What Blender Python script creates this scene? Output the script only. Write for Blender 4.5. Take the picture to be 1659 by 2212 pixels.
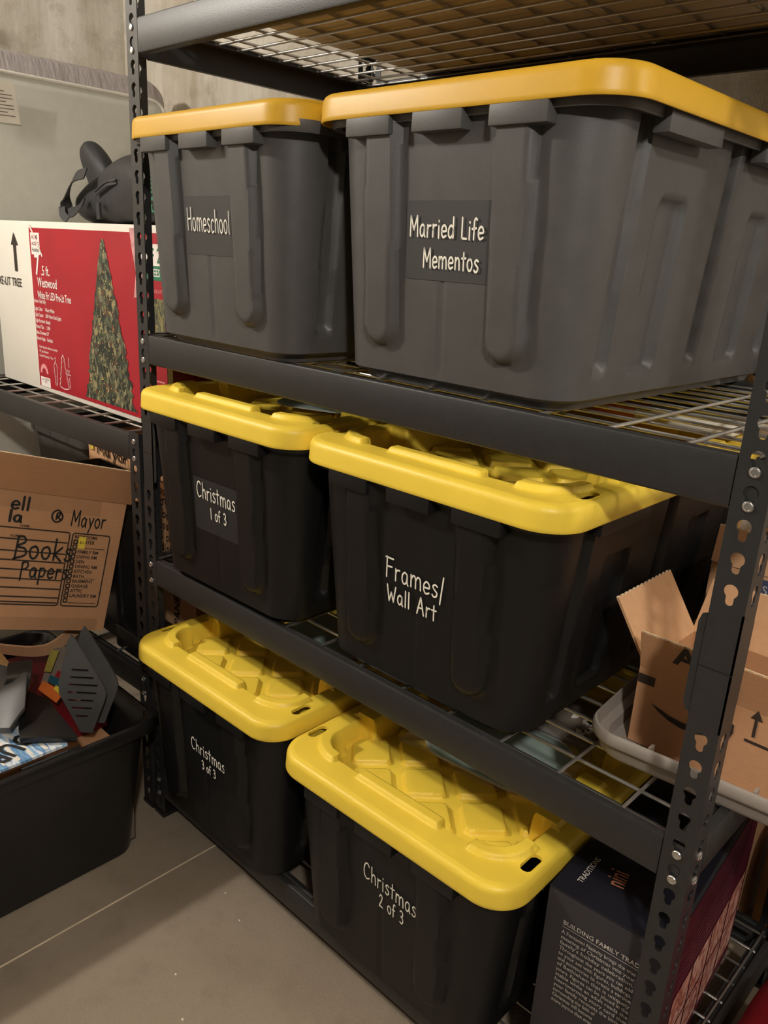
import bpy, bmesh, math, random
import numpy as np
from mathutils import Vector, Matrix
for o in list(bpy.data.objects): bpy.data.objects.remove(o, do_unlink=True)
random.seed(7); rng = np.random.default_rng(7)
S = bpy.context.scene
COL = S.collection
PI = math.pi
# ------------------------------------------------------------------ camera
F_PX = 1726.76
YAW, PITCH, ROLL = 0.74938, 0.31153, 0.05768
cam_d = bpy.data.cameras.new('camera'); cam = bpy.data.objects.new('camera', cam_d); COL.objects.link(cam)
cam_d.sensor_fit = 'HORIZONTAL'; cam_d.sensor_width = 36.0; cam_d.lens = F_PX / 1659 * 36.0
cam_d.clip_start = .02
_f = Vector((-math.sin(YAW)*math.cos(PITCH), math.cos(YAW)*math.cos(PITCH), -math.sin(PITCH)))
_r = Vector((math.cos(YAW), math.sin(YAW), 0)); _u = _r.cross(_f)
_r2 = math.cos(ROLL)*_r + math.sin(ROLL)*_u; _u2 = -math.sin(ROLL)*_r + math.cos(ROLL)*_u
M4 = Matrix((_r2, _u2, -_f)).transposed().to_4x4(); M4.translation = Vector((1.5370, -0.8714, 1.3686))
cam.matrix_world = M4
S.camera = cam
# ------------------------------------------------------------------ light
w = bpy.data.worlds.new('world'); S.world = w; w.use_nodes = True
bg = w.node_tree.nodes['Background']; bg.inputs[0].default_value = (1.0, .92, .82, 1); bg.inputs[1].default_value = .03
def bulb(name, loc, power, size, color=(1, .965, .90)):
    l = bpy.data.lights.new(name, 'POINT'); l.energy = power; l.shadow_soft_size = size; l.color = color
    o = bpy.data.objects.new(name, l); COL.objects.link(o); o.location = loc
    return o
bulb('ceiling_bulb', (-.92, -1.15, 2.38), 58, .06)
bulb('ceiling_bulb', (2.25, -1.35, 2.36), 58, .06)
bulb('ceiling_bulb', (2.9, .30, 2.25), 24, .06)
V = S.view_settings
V.view_transform = 'Standard'; V.look = 'None'; V.exposure = 0.80; V.gamma = 1.0; V.use_curve_mapping = False
# ------------------------------------------------------------------ materials
def srgb(r, g, b):
    f = lambda c: (c/255/12.92) if c/255 <= .04045 else ((c/255+.055)/1.055)**2.4
    return (f(r), f(g), f(b), 1)
MATS = {}
def mat(name, col, rough=.6, metal=0.0, var=.12, scale=30, bump=0.0, bscale=120, spec=.5, stretch=(1, 1, 1), trans=0, alpha=1):
    """principled material with procedural colour variation and fine relief"""
    if name in MATS: return MATS[name]
    m = bpy.data.materials.new(name); m.use_nodes = True; nt = m.node_tree; N = nt.nodes; L = nt.links
    b = N['Principled BSDF']; b.inputs['Roughness'].default_value = rough; b.inputs['Metallic'].default_value = metal
    b.inputs['Specular IOR Level'].default_value = spec
    tc = N.new('ShaderNodeTexCoord'); mp = N.new('ShaderNodeMapping'); mp.inputs['Scale'].default_value = stretch
    L.new(tc.outputs['Object'], mp.inputs[0])
    nz = N.new('ShaderNodeTexNoise'); nz.inputs['Scale'].default_value = scale; nz.inputs['Detail'].default_value = 5
    L.new(mp.outputs[0], nz.inputs['Vector'])
    rp = N.new('ShaderNodeValToRGB'); L.new(nz.outputs['Fac'], rp.inputs[0])
    c = np.array(col[:3])
    rp.color_ramp.elements[0].position = .3; rp.color_ramp.elements[1].position = .7
    rp.color_ramp.elements[0].color = (*np.clip(c*(1-var), 0, 1), 1); rp.color_ramp.elements[1].color = (*np.clip(c*(1+var), 0, 1), 1)
    L.new(rp.outputs[0], b.inputs['Base Color'])
    if bump > 0:
        n2 = N.new('ShaderNodeTexNoise'); n2.inputs['Scale'].default_value = bscale; n2.inputs['Detail'].default_value = 3
        L.new(mp.outputs[0], n2.inputs['Vector'])
        bp = N.new('ShaderNodeBump'); bp.inputs['Strength'].default_value = bump; bp.inputs['Distance'].default_value = .004
        L.new(n2.outputs['Fac'], bp.inputs['Height']); L.new(bp.outputs[0], b.inputs['Normal'])
    if trans: b.inputs['Transmission Weight'].default_value = trans; b.inputs['IOR'].default_value = 1.05
    if alpha < 1: b.inputs['Alpha'].default_value = alpha
    MATS[name] = m; return m
def ramp_mat(name, cols, rough=.6, scale=20, kind='voronoi', detail=3, spec=.3, stretch=(1, 1, 1), bump=0):
    """patchy print: several colours laid out by a procedural texture"""
    m = bpy.data.materials.new(name); m.use_nodes = True; nt = m.node_tree; N = nt.nodes; L = nt.links
    b = N['Principled BSDF']; b.inputs['Roughness'].default_value = rough; b.inputs['Specular IOR Level'].default_value = spec
    tc = N.new('ShaderNodeTexCoord'); mp = N.new('ShaderNodeMapping'); mp.inputs['Scale'].default_value = stretch
    L.new(tc.outputs['Object'], mp.inputs[0])
    rp = N.new('ShaderNodeValToRGB')
    if kind == 'voronoi':
        t = N.new('ShaderNodeTexVoronoi'); t.inputs['Scale'].default_value = scale; t.inputs['Randomness'].default_value = 1
        sx = N.new('ShaderNodeSeparateColor'); L.new(t.outputs['Color'], sx.inputs[0]); src = sx.outputs[0]
    else:
        t = N.new('ShaderNodeTexNoise'); t.inputs['Scale'].default_value = scale; t.inputs['Detail'].default_value = detail; src = t.outputs['Fac']
    L.new(mp.outputs[0], t.inputs['Vector']); L.new(src, rp.inputs[0])
    e = rp.color_ramp.elements
    n = len(cols); lo, hi = (0, 1) if kind == 'voronoi' else (.3, .7)
    for i, cc in enumerate(cols):
        p = lo + (hi-lo)*i/(n-1 if kind != 'voronoi' else n)
        if i < 2: e[i].position = p; e[i].color = cc
        else:
            x = e.new(p); x.color = cc
    if kind == 'voronoi': rp.color_ramp.interpolation = 'CONSTANT'
    L.new(rp.outputs[0], b.inputs['Base Color'])
    if bump:
        bp = N.new('ShaderNodeBump'); bp.inputs['Strength'].default_value = bump; bp.inputs['Distance'].default_value = .01
        L.new(src, bp.inputs['Height']); L.new(bp.outputs[0], b.inputs['Normal'])
    return m
def concrete(name, c1, c2, c3, streak, rough=.85):
    m = bpy.data.materials.new(name); m.use_nodes = True; nt = m.node_tree; N = nt.nodes; L = nt.links
    b = N['Principled BSDF']; b.inputs['Roughness'].default_value = rough; b.inputs['Specular IOR Level'].default_value = .25
    tc = N.new('ShaderNodeTexCoord')
    def noise(sc, det, st):
        mp = N.new('ShaderNodeMapping'); mp.inputs['Scale'].default_value = st; L.new(tc.outputs['Object'], mp.inputs[0])
        n = N.new('ShaderNodeTexNoise'); n.inputs['Scale'].default_value = sc; n.inputs['Detail'].default_value = det; n.inputs['Roughness'].default_value = .65
        L.new(mp.outputs[0], n.inputs['Vector']); return n.outputs['Fac']
    big = noise(2.2, 6, streak); mid = noise(14, 8, (1, 1, 1)); fine = noise(160, 4, (1, 1, 1))
    r1 = N.new('ShaderNodeValToRGB'); L.new(big, r1.inputs[0])
    r1.color_ramp.elements[0].position = .32; r1.color_ramp.elements[0].color = c1
    r1.color_ramp.elements[1].position = .68; r1.color_ramp.elements[1].color = c2
    x = N.new('ShaderNodeMix'); x.data_type = 'RGBA'; x.blend_type = 'MIX'
    r2 = N.new('ShaderNodeMapRange'); r2.inputs[1].default_value = .5; r2.inputs[2].default_value = .75; L.new(mid, r2.inputs[0])
    r2.inputs[4].default_value = .55
    L.new(r2.outputs[0], x.inputs[0]); L.new(r1.outputs[0], x.inputs[6]); x.inputs[7].default_value = c3
    L.new(x.outputs[2], b.inputs['Base Color'])
    ad = N.new('ShaderNodeMath'); ad.operation = 'ADD'; L.new(mid, ad.inputs[0]); L.new(fine, ad.inputs[1])
    bp = N.new('ShaderNodeBump'); bp.inputs['Strength'].default_value = .25; bp.inputs['Distance'].default_value = .006
    L.new(ad.outputs[0], bp.inputs['Height']); L.new(bp.outputs[0], b.inputs['Normal'])
    return m
m_wall = concrete('poured_concrete', srgb(166, 154, 134), srgb(214, 208, 196), srgb(140, 128, 108), (3, 3, .35))
m_floor = concrete('floor_concrete', srgb(136, 122, 105), srgb(154, 139, 121), srgb(120, 106, 90), (.8, .8, .8), .6)
m_joint = mat('joint_filler', srgb(225, 205, 175), .8)
m_metal = mat('black_enamel', (.024, .0232, .023, 1), .42, .0, .10, 60, .08, 500, .5)
m_wire = mat('zinc_wire', (.52, .50, .47, 1), .32, .9, .08, 40)
m_rivet = mat('zinc_rivet', (.62, .60, .57, 1), .32, .9, .05)
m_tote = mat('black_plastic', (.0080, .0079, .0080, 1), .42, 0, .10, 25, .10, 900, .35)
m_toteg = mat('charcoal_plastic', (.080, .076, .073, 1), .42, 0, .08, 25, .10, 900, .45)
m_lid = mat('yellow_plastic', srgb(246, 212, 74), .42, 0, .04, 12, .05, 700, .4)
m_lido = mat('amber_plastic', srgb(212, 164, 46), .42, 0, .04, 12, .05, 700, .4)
m_ink = mat('white_marker', srgb(250, 244, 228), .7, 0, .03)
m_black = mat('black_ink', (.012, .011, .010, 1), .7, 0, .1)
m_dink = mat('brown_black_ink', (.03, .018, .012, 1), .7, 0, .1)
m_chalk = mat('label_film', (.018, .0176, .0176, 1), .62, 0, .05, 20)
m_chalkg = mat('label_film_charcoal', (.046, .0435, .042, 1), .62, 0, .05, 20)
m_card = mat('corrugated_kraft', srgb(190, 142, 104), .8, 0, .05, 60, .06, 300, .2, (1, 1, 6))
m_card2 = mat('kraft_light', srgb(206, 160, 120), .8, 0, .05, 60, .06, 300, .2)
m_fold = mat('kraft_edge', srgb(222, 196, 160), .85, 0, .15, 200)
m_white = mat('white_box_board', srgb(232, 226, 214), .45, 0, .03, 8, 0, 100, .4)
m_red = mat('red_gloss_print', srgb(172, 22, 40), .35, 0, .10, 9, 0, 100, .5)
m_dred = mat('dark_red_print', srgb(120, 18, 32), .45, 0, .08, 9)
m_pink = mat('pale_red_ink', srgb(232, 150, 150), .5, 0, .05)
m_wprint = mat('white_ink', srgb(245, 235, 228), .5, 0, .03)
m_green = mat('green_ink', srgb(38, 120, 84), .5, 0, .05)
m_bag = mat('black_nylon', (.022, .021, .021, 1), .62, 0, .15, 40, .5, 22, .4)
m_strap = mat('black_webbing', (.018, .017, .017, 1), .7, 0, .15, 300)
m_matf = mat('pale_grey_fabric', srgb(204, 202, 190), .9, 0, .03, 40, .1, 400, .1)
m_matd = mat('grey_satin', srgb(168, 160, 158), .50, 0, .16, 16, .6, 26, .3, (1, 4, 1))
m_pipe = mat('white_piping', srgb(222, 216, 204), .8, 0, .03)
m_paper = mat('white_paper', srgb(228, 220, 205), .8, 0, .04)
m_teal = mat('teal_paper', srgb(156, 180, 168), .6, 0, .04)
m_clear = mat('clear_film', (.9, .9, .88, 1), .12, 0, .02, 10, .3, 25, .5, (1, 1, 1), 0, .16)
m_tray = mat('grey_tray_plastic', srgb(150, 140, 132), .5, 0, .04, 20)
m_navy = mat('navy_gloss_board', (.012, .012, .018, 1), .28, 0, .10, 6, 0, 100, .5)
m_navym = mat('navy_matte_board', (.030, .028, .034, 1), .5, 0, .10, 6)
m_burg = mat('burgundy_print', srgb(84, 20, 40), .38, 0, .10, 8)
m_gold = mat('rose_gold_ink', srgb(190, 120, 90), .45, 0, .1)
m_cream = mat('cream_ink', srgb(205, 196, 186), .6, 0, .05)
m_wood = mat('pine_wood', srgb(200, 158, 104), .75, 0, .16, 12, .1, 60, .2, (9, 9, .6))
m_dkbin = mat('bin_plastic', (.0115, .011, .0108, 1), .30, 0, .1, 20, .05, 300, .5)
m_gbin = mat('slate_plastic', (.060, .055, .048, 1), .6, 0, .05, 20)
m_yel = mat('yellow_sticker', srgb(232, 208, 70), .6, 0, .05)
m_slat = mat('grey_black_plastic', (.085, .083, .081, 1), .45, 0, .1, 30)
m_blue = ramp_mat('blue_magazine_print', [srgb(120, 165, 205), srgb(160, 195, 225), srgb(235, 238, 238), srgb(92, 138, 185), srgb(150, 190, 222)], .35, 9, 'noise', 2, .5, (1, 5, 1))
m_orange = mat('orange_card', srgb(224, 118, 52), .5, 0, .05)
m_tealb = mat('deep_teal_card', srgb(30, 84, 104), .5, 0, .05)
m_rcard = mat('red_card', srgb(150, 34, 44), .5, 0, .05)
m_olive = mat('olive_paper', srgb(150, 140, 60), .7, 0, .08)
m_greyc = mat('grey_board', srgb(120, 108, 96), .8, 0, .06)
m_redfab = mat('red_fabric', srgb(120, 12, 26), .85, 0, .10, 20, .2, 60, .2)
m_tree = ramp_mat('fir_photo_print', [srgb(46, 52, 44), srgb(70, 78, 62), srgb(100, 104, 82), srgb(40, 44, 40), srgb(88, 92, 70), srgb(150, 140, 100), srgb(58, 66, 54), srgb(120, 118, 94), srgb(50, 54, 46), srgb(92, 70, 56), srgb(78, 84, 66)], .4, 120, 'voronoi', 3, .4, (1, 1, .62))
m_camo = ramp_mat('camouflage_cloth', [srgb(70, 58, 56), srgb(150, 132, 122), srgb(88, 76, 70), srgb(196, 178, 164), srgb(60, 50, 46), srgb(124, 108, 100)], .85, 26, 'voronoi', 3, .2, (1, 1, .6), .5)
m_pics = ramp_mat('pink_photo_print', [srgb(214, 160, 142), srgb(206, 148, 132), srgb(150, 74, 62), srgb(216, 168, 150), srgb(204, 150, 136), srgb(160, 92, 76)], .4, 34, 'noise', 4, .4, (1, 1, .6))
m_mott = ramp_mat('leaf_pattern_cloth', [srgb(36, 36, 38), srgb(40, 40, 44), srgb(58, 58, 56), srgb(34, 34, 36), srgb(140, 128, 110)], .8, 22, 'voronoi', 3, .2)
# ------------------------------------------------------------------ helpers
def thing(name, label, cat, loc=(0, 0, 0), rz=0.0, group=None):
    o = bpy.data.objects.new(name, None); COL.objects.link(o); o.empty_display_size = .05
    o.location = loc; o.rotation_euler = (0, 0, rz); o['label'] = label; o['category'] = cat
    if group: o['group'] = group
    return o
def tag(o, label, cat, group=None):
    o['label'] = label; o['category'] = cat
    if group: o['group'] = group
    return o
def link(name, me, parent=None, m=None, smooth=False):
    if m is not None:
        me.materials.clear(); me.materials.append(m)
    if smooth:
        me.polygons.foreach_set('use_smooth', [True]*len(me.polygons))
    o = bpy.data.objects.new(name, me); COL.objects.link(o)
    if parent is not None: o.parent = parent
    return o
def mk(name, verts, faces, m=None, parent=None, smooth=False, world=False, auto=None):
    """one mesh object; world=True means the vertices are world coordinates under an unrotated parent"""
    v = [tuple(map(float, p)) for p in verts]
    if world and parent is not None and parent.parent is None:
        L = parent.location; v = [(a-L[0], b-L[1], c-L[2]) for a, b, c in v]
    me = bpy.data.meshes.new(name); me.from_pydata(v, [], [tuple(map(int, f)) for f in faces]); me.validate(); me.update()
    o = link(name, me, parent, m, smooth)
    if auto is not None:
        for p in me.polygons: p.use_smooth = True
        me.set_sharp_from_angle(angle=math.radians(auto))
    return o
class MB:
    def __init__(s): s.v = []; s.f = []
    def add(s, v, f):
        n = len(s.v); s.v += [tuple(p) for p in v]; s.f += [tuple(i+n for i in q) for q in f]; return s
    def box(s, a, b):
        (x0, y0, z0), (x1, y1, z1) = a, b
        return s.add([(x0, y0, z0), (x1, y0, z0), (x1, y1, z0), (x0, y1, z0), (x0, y0, z1), (x1, y0, z1), (x1, y1, z1), (x0, y1, z1)],
                     [(0, 3, 2, 1), (4, 5, 6, 7), (0, 1, 5, 4), (1, 2, 6, 5), (2, 3, 7, 6), (3, 0, 4, 7)])
    def obox(s, o, ex, ey, ez):
        """oriented box from corner o with edge vectors"""
        o, ex, ey, ez = map(np.array, (o, ex, ey, ez))
        P = [o, o+ex, o+ex+ey, o+ey, o+ez, o+ex+ez, o+ex+ey+ez, o+ey+ez]
        return s.add([tuple(p) for p in P], [(0, 3, 2, 1), (4, 5, 6, 7), (0, 1, 5, 4), (1, 2, 6, 5), (2, 3, 7, 6), (3, 0, 4, 7)])
    def tube(s, pts, r, n=8, cap=True):
        P = [np.array(p, float) for p in pts]; base = len(s.v); k = len(P)
        for i, p in enumerate(P):
            t = P[min(i+1, k-1)]-P[max(i-1, 0)]; t = t/(np.linalg.norm(t)+1e-9)
            a = np.cross(t, (0, 0, 1)) if abs(t[2]) < .9 else np.cross(t, (1, 0, 0)); a /= np.linalg.norm(a); b = np.cross(t, a)
            rr = r[i] if isinstance(r, (list, tuple)) else r
            for j in range(n):
                th = 2*PI*j/n; s.v.append(tuple(p+rr*(math.cos(th)*a+math.sin(th)*b)))
        for i in range(k-1):
            for j in range(n):
                s.f.append((base+i*n+j, base+i*n+(j+1) % n, base+(i+1)*n+(j+1) % n, base+(i+1)*n+j))
        if cap:
            s.f.append(tuple(base+j for j in range(n))[::-1]); s.f.append(tuple(base+(k-1)*n+j for j in range(n)))
        return s
    def loft(s, rings, cap0=True, cap1=True):
        base = len(s.v); n = len(rings[0])
        for r in rings: s.v += [tuple(map(float, p)) for p in r]
        for i in range(len(rings)-1):
            for j in range(n):
                s.f.append((base+i*n+j, base+i*n+(j+1) % n, base+(i+1)*n+(j+1) % n, base+(i+1)*n+j))
        if cap0: s.f.append(tuple(base+j for j in range(n))[::-1])
        if cap1: s.f.append(tuple(base+(len(rings)-1)*n+j for j in range(n)))
        return s
    def build(s, name, m, parent=None, world=False, smooth=False, auto=None, bevel=0):
        o = mk(name, s.v, s.f, m, parent, smooth, world, auto)
        if bevel:
            bm = bmesh.new(); bm.from_mesh(o.data)
            bmesh.ops.remove_doubles(bm, verts=bm.verts, dist=1e-5)
            bmesh.ops.bevel(bm, geom=[e for e in bm.edges if e.is_manifold and e.calc_face_angle(0) > .5], offset=bevel, segments=2, profile=.6, affect='EDGES')
            bm.to_mesh(o.data); bm.free()
            for p in o.data.polygons: p.use_smooth = True
            o.data.set_sharp_from_angle(angle=math.radians(40))
        return o
def rrect(a, b, r, n=8, z=0.0, sub=0):
    """rounded rectangle ring, half sizes a b"""
    out = []
    for cx, cy, t0 in ((a-r, -(b-r), -PI/2), (a-r, b-r, 0), (-(a-r), b-r, PI/2), (-(a-r), -(b-r), PI)):
        for i in range(n+1):
            t = t0+PI/2*i/n; out.append((cx+r*math.cos(t), cy+r*math.sin(t), z))
    if sub:
        res = []
        for i in range(len(out)):
            p, q = np.array(out[i]), np.array(out[(i+1) % len(out)]); d = np.linalg.norm(q-p); k = max(1, int(round(d/sub)))
            for j in range(k): res.append(tuple(p+(q-p)*j/k))
        out = res
    return out
def sm(e0, e1, x):
    t = np.clip((x-e0)/(e1-e0), 0, 1); return t*t*(3-2*t)
def sdf_rr(x, y, a, b, r):
    qx = np.abs(x)-a+r; qy = np.abs(y)-b+r
    return np.minimum(np.maximum(qx, qy), 0)+np.hypot(np.maximum(qx, 0), np.maximum(qy, 0))-r
# printed and hand-written lettering -------------------------------------------------
def plane_put(name, v2, f, O, ex, ey, m, parent, off=.0006, world=True):
    O, ex, ey = np.array(O, float), np.array(ex, float), np.array(ey, float)
    ex = ex/np.linalg.norm(ex); ey = ey/np.linalg.norm(ey); n = np.cross(ex, ey)
    return mk(name, [tuple(O+ex*p[0]+ey*p[1]+n*off) for p in v2], f, m, parent, False, world)
_tc = {}
def text2d(s, h, condense=1.0, bold=0.0, align='LEFT', line=1.0):
    key = (s, bold, align, line)
    if key not in _tc:
        cu = bpy.data.curves.new('t', 'FONT'); cu.body = s; cu.size = 1; cu.offset = bold; cu.resolution_u = 2; cu.align_x = align; cu.space_line = line
        o = bpy.data.objects.new('t', cu); COL.objects.link(o)
        me = bpy.data.meshes.new_from_object(o)
        _tc[key] = ([(v.co.x, v.co.y) for v in me.vertices], [tuple(p.vertices) for p in me.polygons])
        bpy.data.objects.remove(o); bpy.data.curves.remove(cu); bpy.data.meshes.remove(me)
    v, f = _tc[key]; k = h/.70
    return [(x*k*condense, y*k) for x, y in v], f
def printed(name, s, h, O, ex, ey, m, parent, condense=1.0, bold=0.0, off=.0006, align='LEFT', line=1.0, world=True):
    v, f = text2d(s, h, condense, bold, align, line)
    return plane_put(name, v, f, O, ex, ey, m, parent, off, world)
G = {  # single-stroke hand lettering: width ; strokes, cap height 10, x-height 6 ('!' = straight)
 'H': (7, '!1,10 1,0|!6,10.4 6,0|!1,5 6,5.4'), 'o': (5.4, '3,6 1,5 .6,2.6 1.8,.3 3.6,.4 4.7,2.8 4,5.2 2.8,6'),
 'm': (8.4, '!.8,6 .8,0|.8,3.6 2.2,5.8 3.6,5.4 4,3 4,0|4,3.6 5.4,5.8 7,5.4 7.4,3 7.5,0'), 'e': (5.2, '.8,3 4.4,3.4 4,5.4 2.4,6 .9,4.6 .7,2 2,.2 4.4,1'),
 's': (4.6, '4,5.4 2.4,6 1,4.8 2.2,3.4 3.8,2.2 3.2,.4 1.6,0 .6,.8'), 'c': (4.8, '4.2,5.2 2.8,6 1,4.8 .7,2.2 2,.2 4.2,.9'),
 'h': (5.4, '!.9,10 .8,0|.8,3.4 2.4,5.8 4,5.2 4.4,3 4.5,0'), 'l': (2.2, '!1.1,10 1,0'), 'M': (8.6, '!1,0 1.4,10 4.2,3 7.2,10.2 7.6,0'),
 'a': (5.6, '4.2,5.2 2.6,6 .9,4.4 .8,1.6 2.2,.2 3.8,1.6 4.4,5.4 4.4,1.2 5,0'), 'r': (4.2, '!.9,6 .8,0|.8,3.2 1.8,5.4 3.8,5.8'),
 'i': (2.2, '!1,5.8 1,0|!1,8.4 1.15,8'), 'd': (5.6, '4.3,5 2.6,6 .8,4.2 .8,1.4 2.2,.1 4,1.4 4.5,4|!4.6,10 4.6,0'), 'L': (5.4, '!1,10 .9,.2 4.8,0'),
 'f': (4, '4,9.4 2.8,10 1.8,8.4 1.7,4 1.6,0|!.2,5 3.4,5.4'), 'n': (5.6, '!.9,6 .8,0|.8,3.6 2.4,5.9 4,5.2 4.4,2.6 4.5,0'), 't': (4.2, '!2,9 1.9,0|!.3,6 3.9,6.3'),
 'C': (7, '6,8.4 4.4,10 2.2,9.2 .8,6 1,2.4 3,.1 6,1.2'), '1': (3, '!1.5,9.4 1.4,0'), '2': (5.6, '.9,7.6 2.4,9.6 4.2,8.6 3.6,5.4 .8,.4 2.6,.6 5,.2'),
 '3': (5.2, '.8,8.8 2.6,9.8 4.2,8.2 3.6,6 2,5.2 3.8,4.6 4.6,2.6 3,.2 .7,.9'), 'F': (6, '!1.2,10.4 .8,0|!.2,10 5.8,10|!1,5.6 4.8,5.8'), '/': (3.2, '!2.6,11 .6,-2.4'),
 'W': (8.6, '!.6,10 2.2,.2 4.2,6 6,.2 8,10'), 'A': (7, '!.6,0 3.6,10.4 6.2,0|!1.4,3.8 5.4,4'), 'B': (6.6, '!1.2,10 .8,-1|1.2,10 4,10 4.8,7.6 1.2,5.4 5.2,4.4 5.6,1.4 .2,-.6'),
 'k': (5.4, '!1,10.4 .9,0|!4.6,6.4 1,3 4.8,-.4'), 'p': (5.6, '!1,6 .8,-4|1,5 3,6 4.6,4.2 3.6,1 1,1'), 'P': (6, '!1.2,9 1,-2|1,8 3.4,9.6 5.2,7.4 3.6,5 1,4.6'), 'y': (5.4, '!.8,6 2.8,1|4.8,6.2 3,1 1.4,-3.6'),
 'D': (7, '!1,10 1,0|1,10 4.6,9.4 6,5.4 4.4,.8 .8,0'), 'V': (6.4, '!.6,10 3.2,0 6,10.2'), "'": (2, '!1,10.4 .8,8'), ',': (2, '!1.2,.6 .6,-2'), 'S': (6, '5,8.8 3.2,10 1.2,8.4 2.8,5.6 5,3.6 4,.6 2.2,0 .6,1.4'),
 '(': (3, '2.6,10.4 1,7 1,3 2.4,-1'), ')': (3, '.6,10.4 2.2,7 2.2,3 .8,-1'), 'g': (5.4, '4.2,5.4 2.4,6 .8,4 1.8,1.4 4.2,3 4.4,5.6 4.4,-2 2.4,-4 .8,-3'), '&': (6, '5.4,0 1.2,7 2.4,9.4 3.8,7.6 .8,3 2,0 5,3.6'),
 'b': (5.4, '!1,10 .9,0|.9,3.6 3,5.8 4.6,3.6 3.4,.2 .9,.6'), '-': (3.6, '!.6,4 3,4.1'), 'u': (5.4, '.8,6 .8,2 2.4,.2 4.2,2|!4.4,6 4.5,0'), '@': (9, '8,6 5,9.4 1.6,7.6 1,3.4 4,.2 7.6,2 8.2,5.4 6.4,8|4,2.4 4.4,7 6.2,7 5.8,5 4.4,4.6 6.8,2.6'), ' ': (4, '')}
def catmull(P, k=6):
    if len(P) < 3: return P
    Q = [2*P[0]-P[1]]+P+[2*P[-1]-P[-2]]; out = []
    for i in range(1, len(Q)-2):
        for j in range(k):
            t = j/k
            out.append(.5*((2*Q[i])+(-Q[i-1]+Q[i+1])*t+(2*Q[i-1]-5*Q[i]+4*Q[i+1]-Q[i+2])*t*t+(-Q[i-1]+3*Q[i]-3*Q[i+1]+Q[i+2])*t**3))
    return out+[P[-1]]
def ribbon(P, wd):
    """flat marker stroke with round ends"""
    P = [np.array(p, float) for p in P]; v = []; f = []
    t0 = P[1]-P[0]; t1 = P[-1]-P[-2]; t0 /= np.linalg.norm(t0)+1e-9; t1 /= np.linalg.norm(t1)+1e-9
    ext = [P[0]-t0*wd*.45]+P+[P[-1]+t1*wd*.45]; ww = [wd*.35]+[wd]*len(P)+[wd*.35]
    for i, p in enumerate(ext):
        t = ext[min(i+1, len(ext)-1)]-ext[max(i-1, 0)]; t /= np.linalg.norm(t)+1e-9; n = np.array((-t[1], t[0]))*ww[i]/2
        v += [tuple(p+n), tuple(p-n)]
    for i in range(len(ext)-1): f.append((2*i, 2*i+1, 2*i+3, 2*i+2))
    return v, f
def hand2d(s, height, pen, width=None, jit=.25, slant=0.0):
    x = 0; v = []; f = []; rr = random.Random(s)
    for ch in s:
        wd, st = G[ch]; dy = rr.uniform(-jit, jit)
        for part in st.split('|'):
            if not part: continue
            straight = part[0] == '!'; part = part.lstrip('!')
            P = [np.array(tuple(map(float, q.split(',')))) for q in part.split()]
            if not straight: P = catmull(P)
            P = [np.array((x+p[0]+slant*p[1], p[1]+dy)) for p in P]
            for seg in ([P] if not straight else [P[i:i+2] for i in range(len(P)-1)]):
                a, b = ribbon([p*height/10 for p in seg], pen); n = len(v); v += a; f += [tuple(i+n for i in q) for q in b]
        x += wd+.7
    if width:
        xs = [p[0] for p in v]; k = width/(max(xs)-min(xs)); x0 = min(xs); v = [((p[0]-x0)*k, p[1]) for p in v]
    return v, f
def hand(name, s, height, pen, O, ex, ey, m, parent, width=None, off=.0008, world=True, slant=0.0):
    v, f = hand2d(s, height, pen, width, slant=slant)
    return plane_put(name, v, f, O, ex, ey, m, parent, off, world)
def rect2d(name, x0, y0, x1, y1, O, ex, ey, m, parent, off=.0004, world=True, r=0):
    if r:
        ring = [(p[0]+(x0+x1)/2, p[1]+(y0+y1)/2) for p in rrect((x1-x0)/2, (y1-y0)/2, r, 4)]
        return plane_put(name, ring, [tuple(range(len(ring)))], O, ex, ey, m, parent, off, world)
    return plane_put(name, [(x0, y0), (x1, y0), (x1, y1), (x0, y1)], [(0, 1, 2, 3)], O, ex, ey, m, parent, off, world)
X, Y, Z = np.eye(3)
# ------------------------------------------------------------------ the room
def structure(o): o['kind'] = 'structure'; return o
WALL_Y, WALL_X, CEIL = .83, -1.48, 2.50
fl = structure(MB().box((-1.6, -3.6, -.06), (4.2, 1.0, 0)).build('floor', m_floor))
structure(MB().box((WALL_X-.15, WALL_Y, -.06), (4.2, WALL_Y+.15, CEIL)).build('wall_back', m_wall))
structure(MB().box((WALL_X-.15, -3.6, -.06), (WALL_X, WALL_Y, CEIL)).build('wall_left', m_wall))
structure(MB().box((-1.6, -3.6, CEIL), (4.2, 1.0, CEIL+.05)).build('ceiling', mat('ceiling_boards', srgb(150, 138, 120), .8, 0, .1, 6, 0, 60, .2, (1, 8, 1))))
MB().box((.203, -3.5, 0), (.2065, WALL_Y-.02, .0006)).build('saw_cut', m_joint, fl)
o = structure(MB().box((WALL_X, -3.0, 2.02), (WALL_X+.09, .16, 2.06)).build('trim_1', m_wood))
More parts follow.
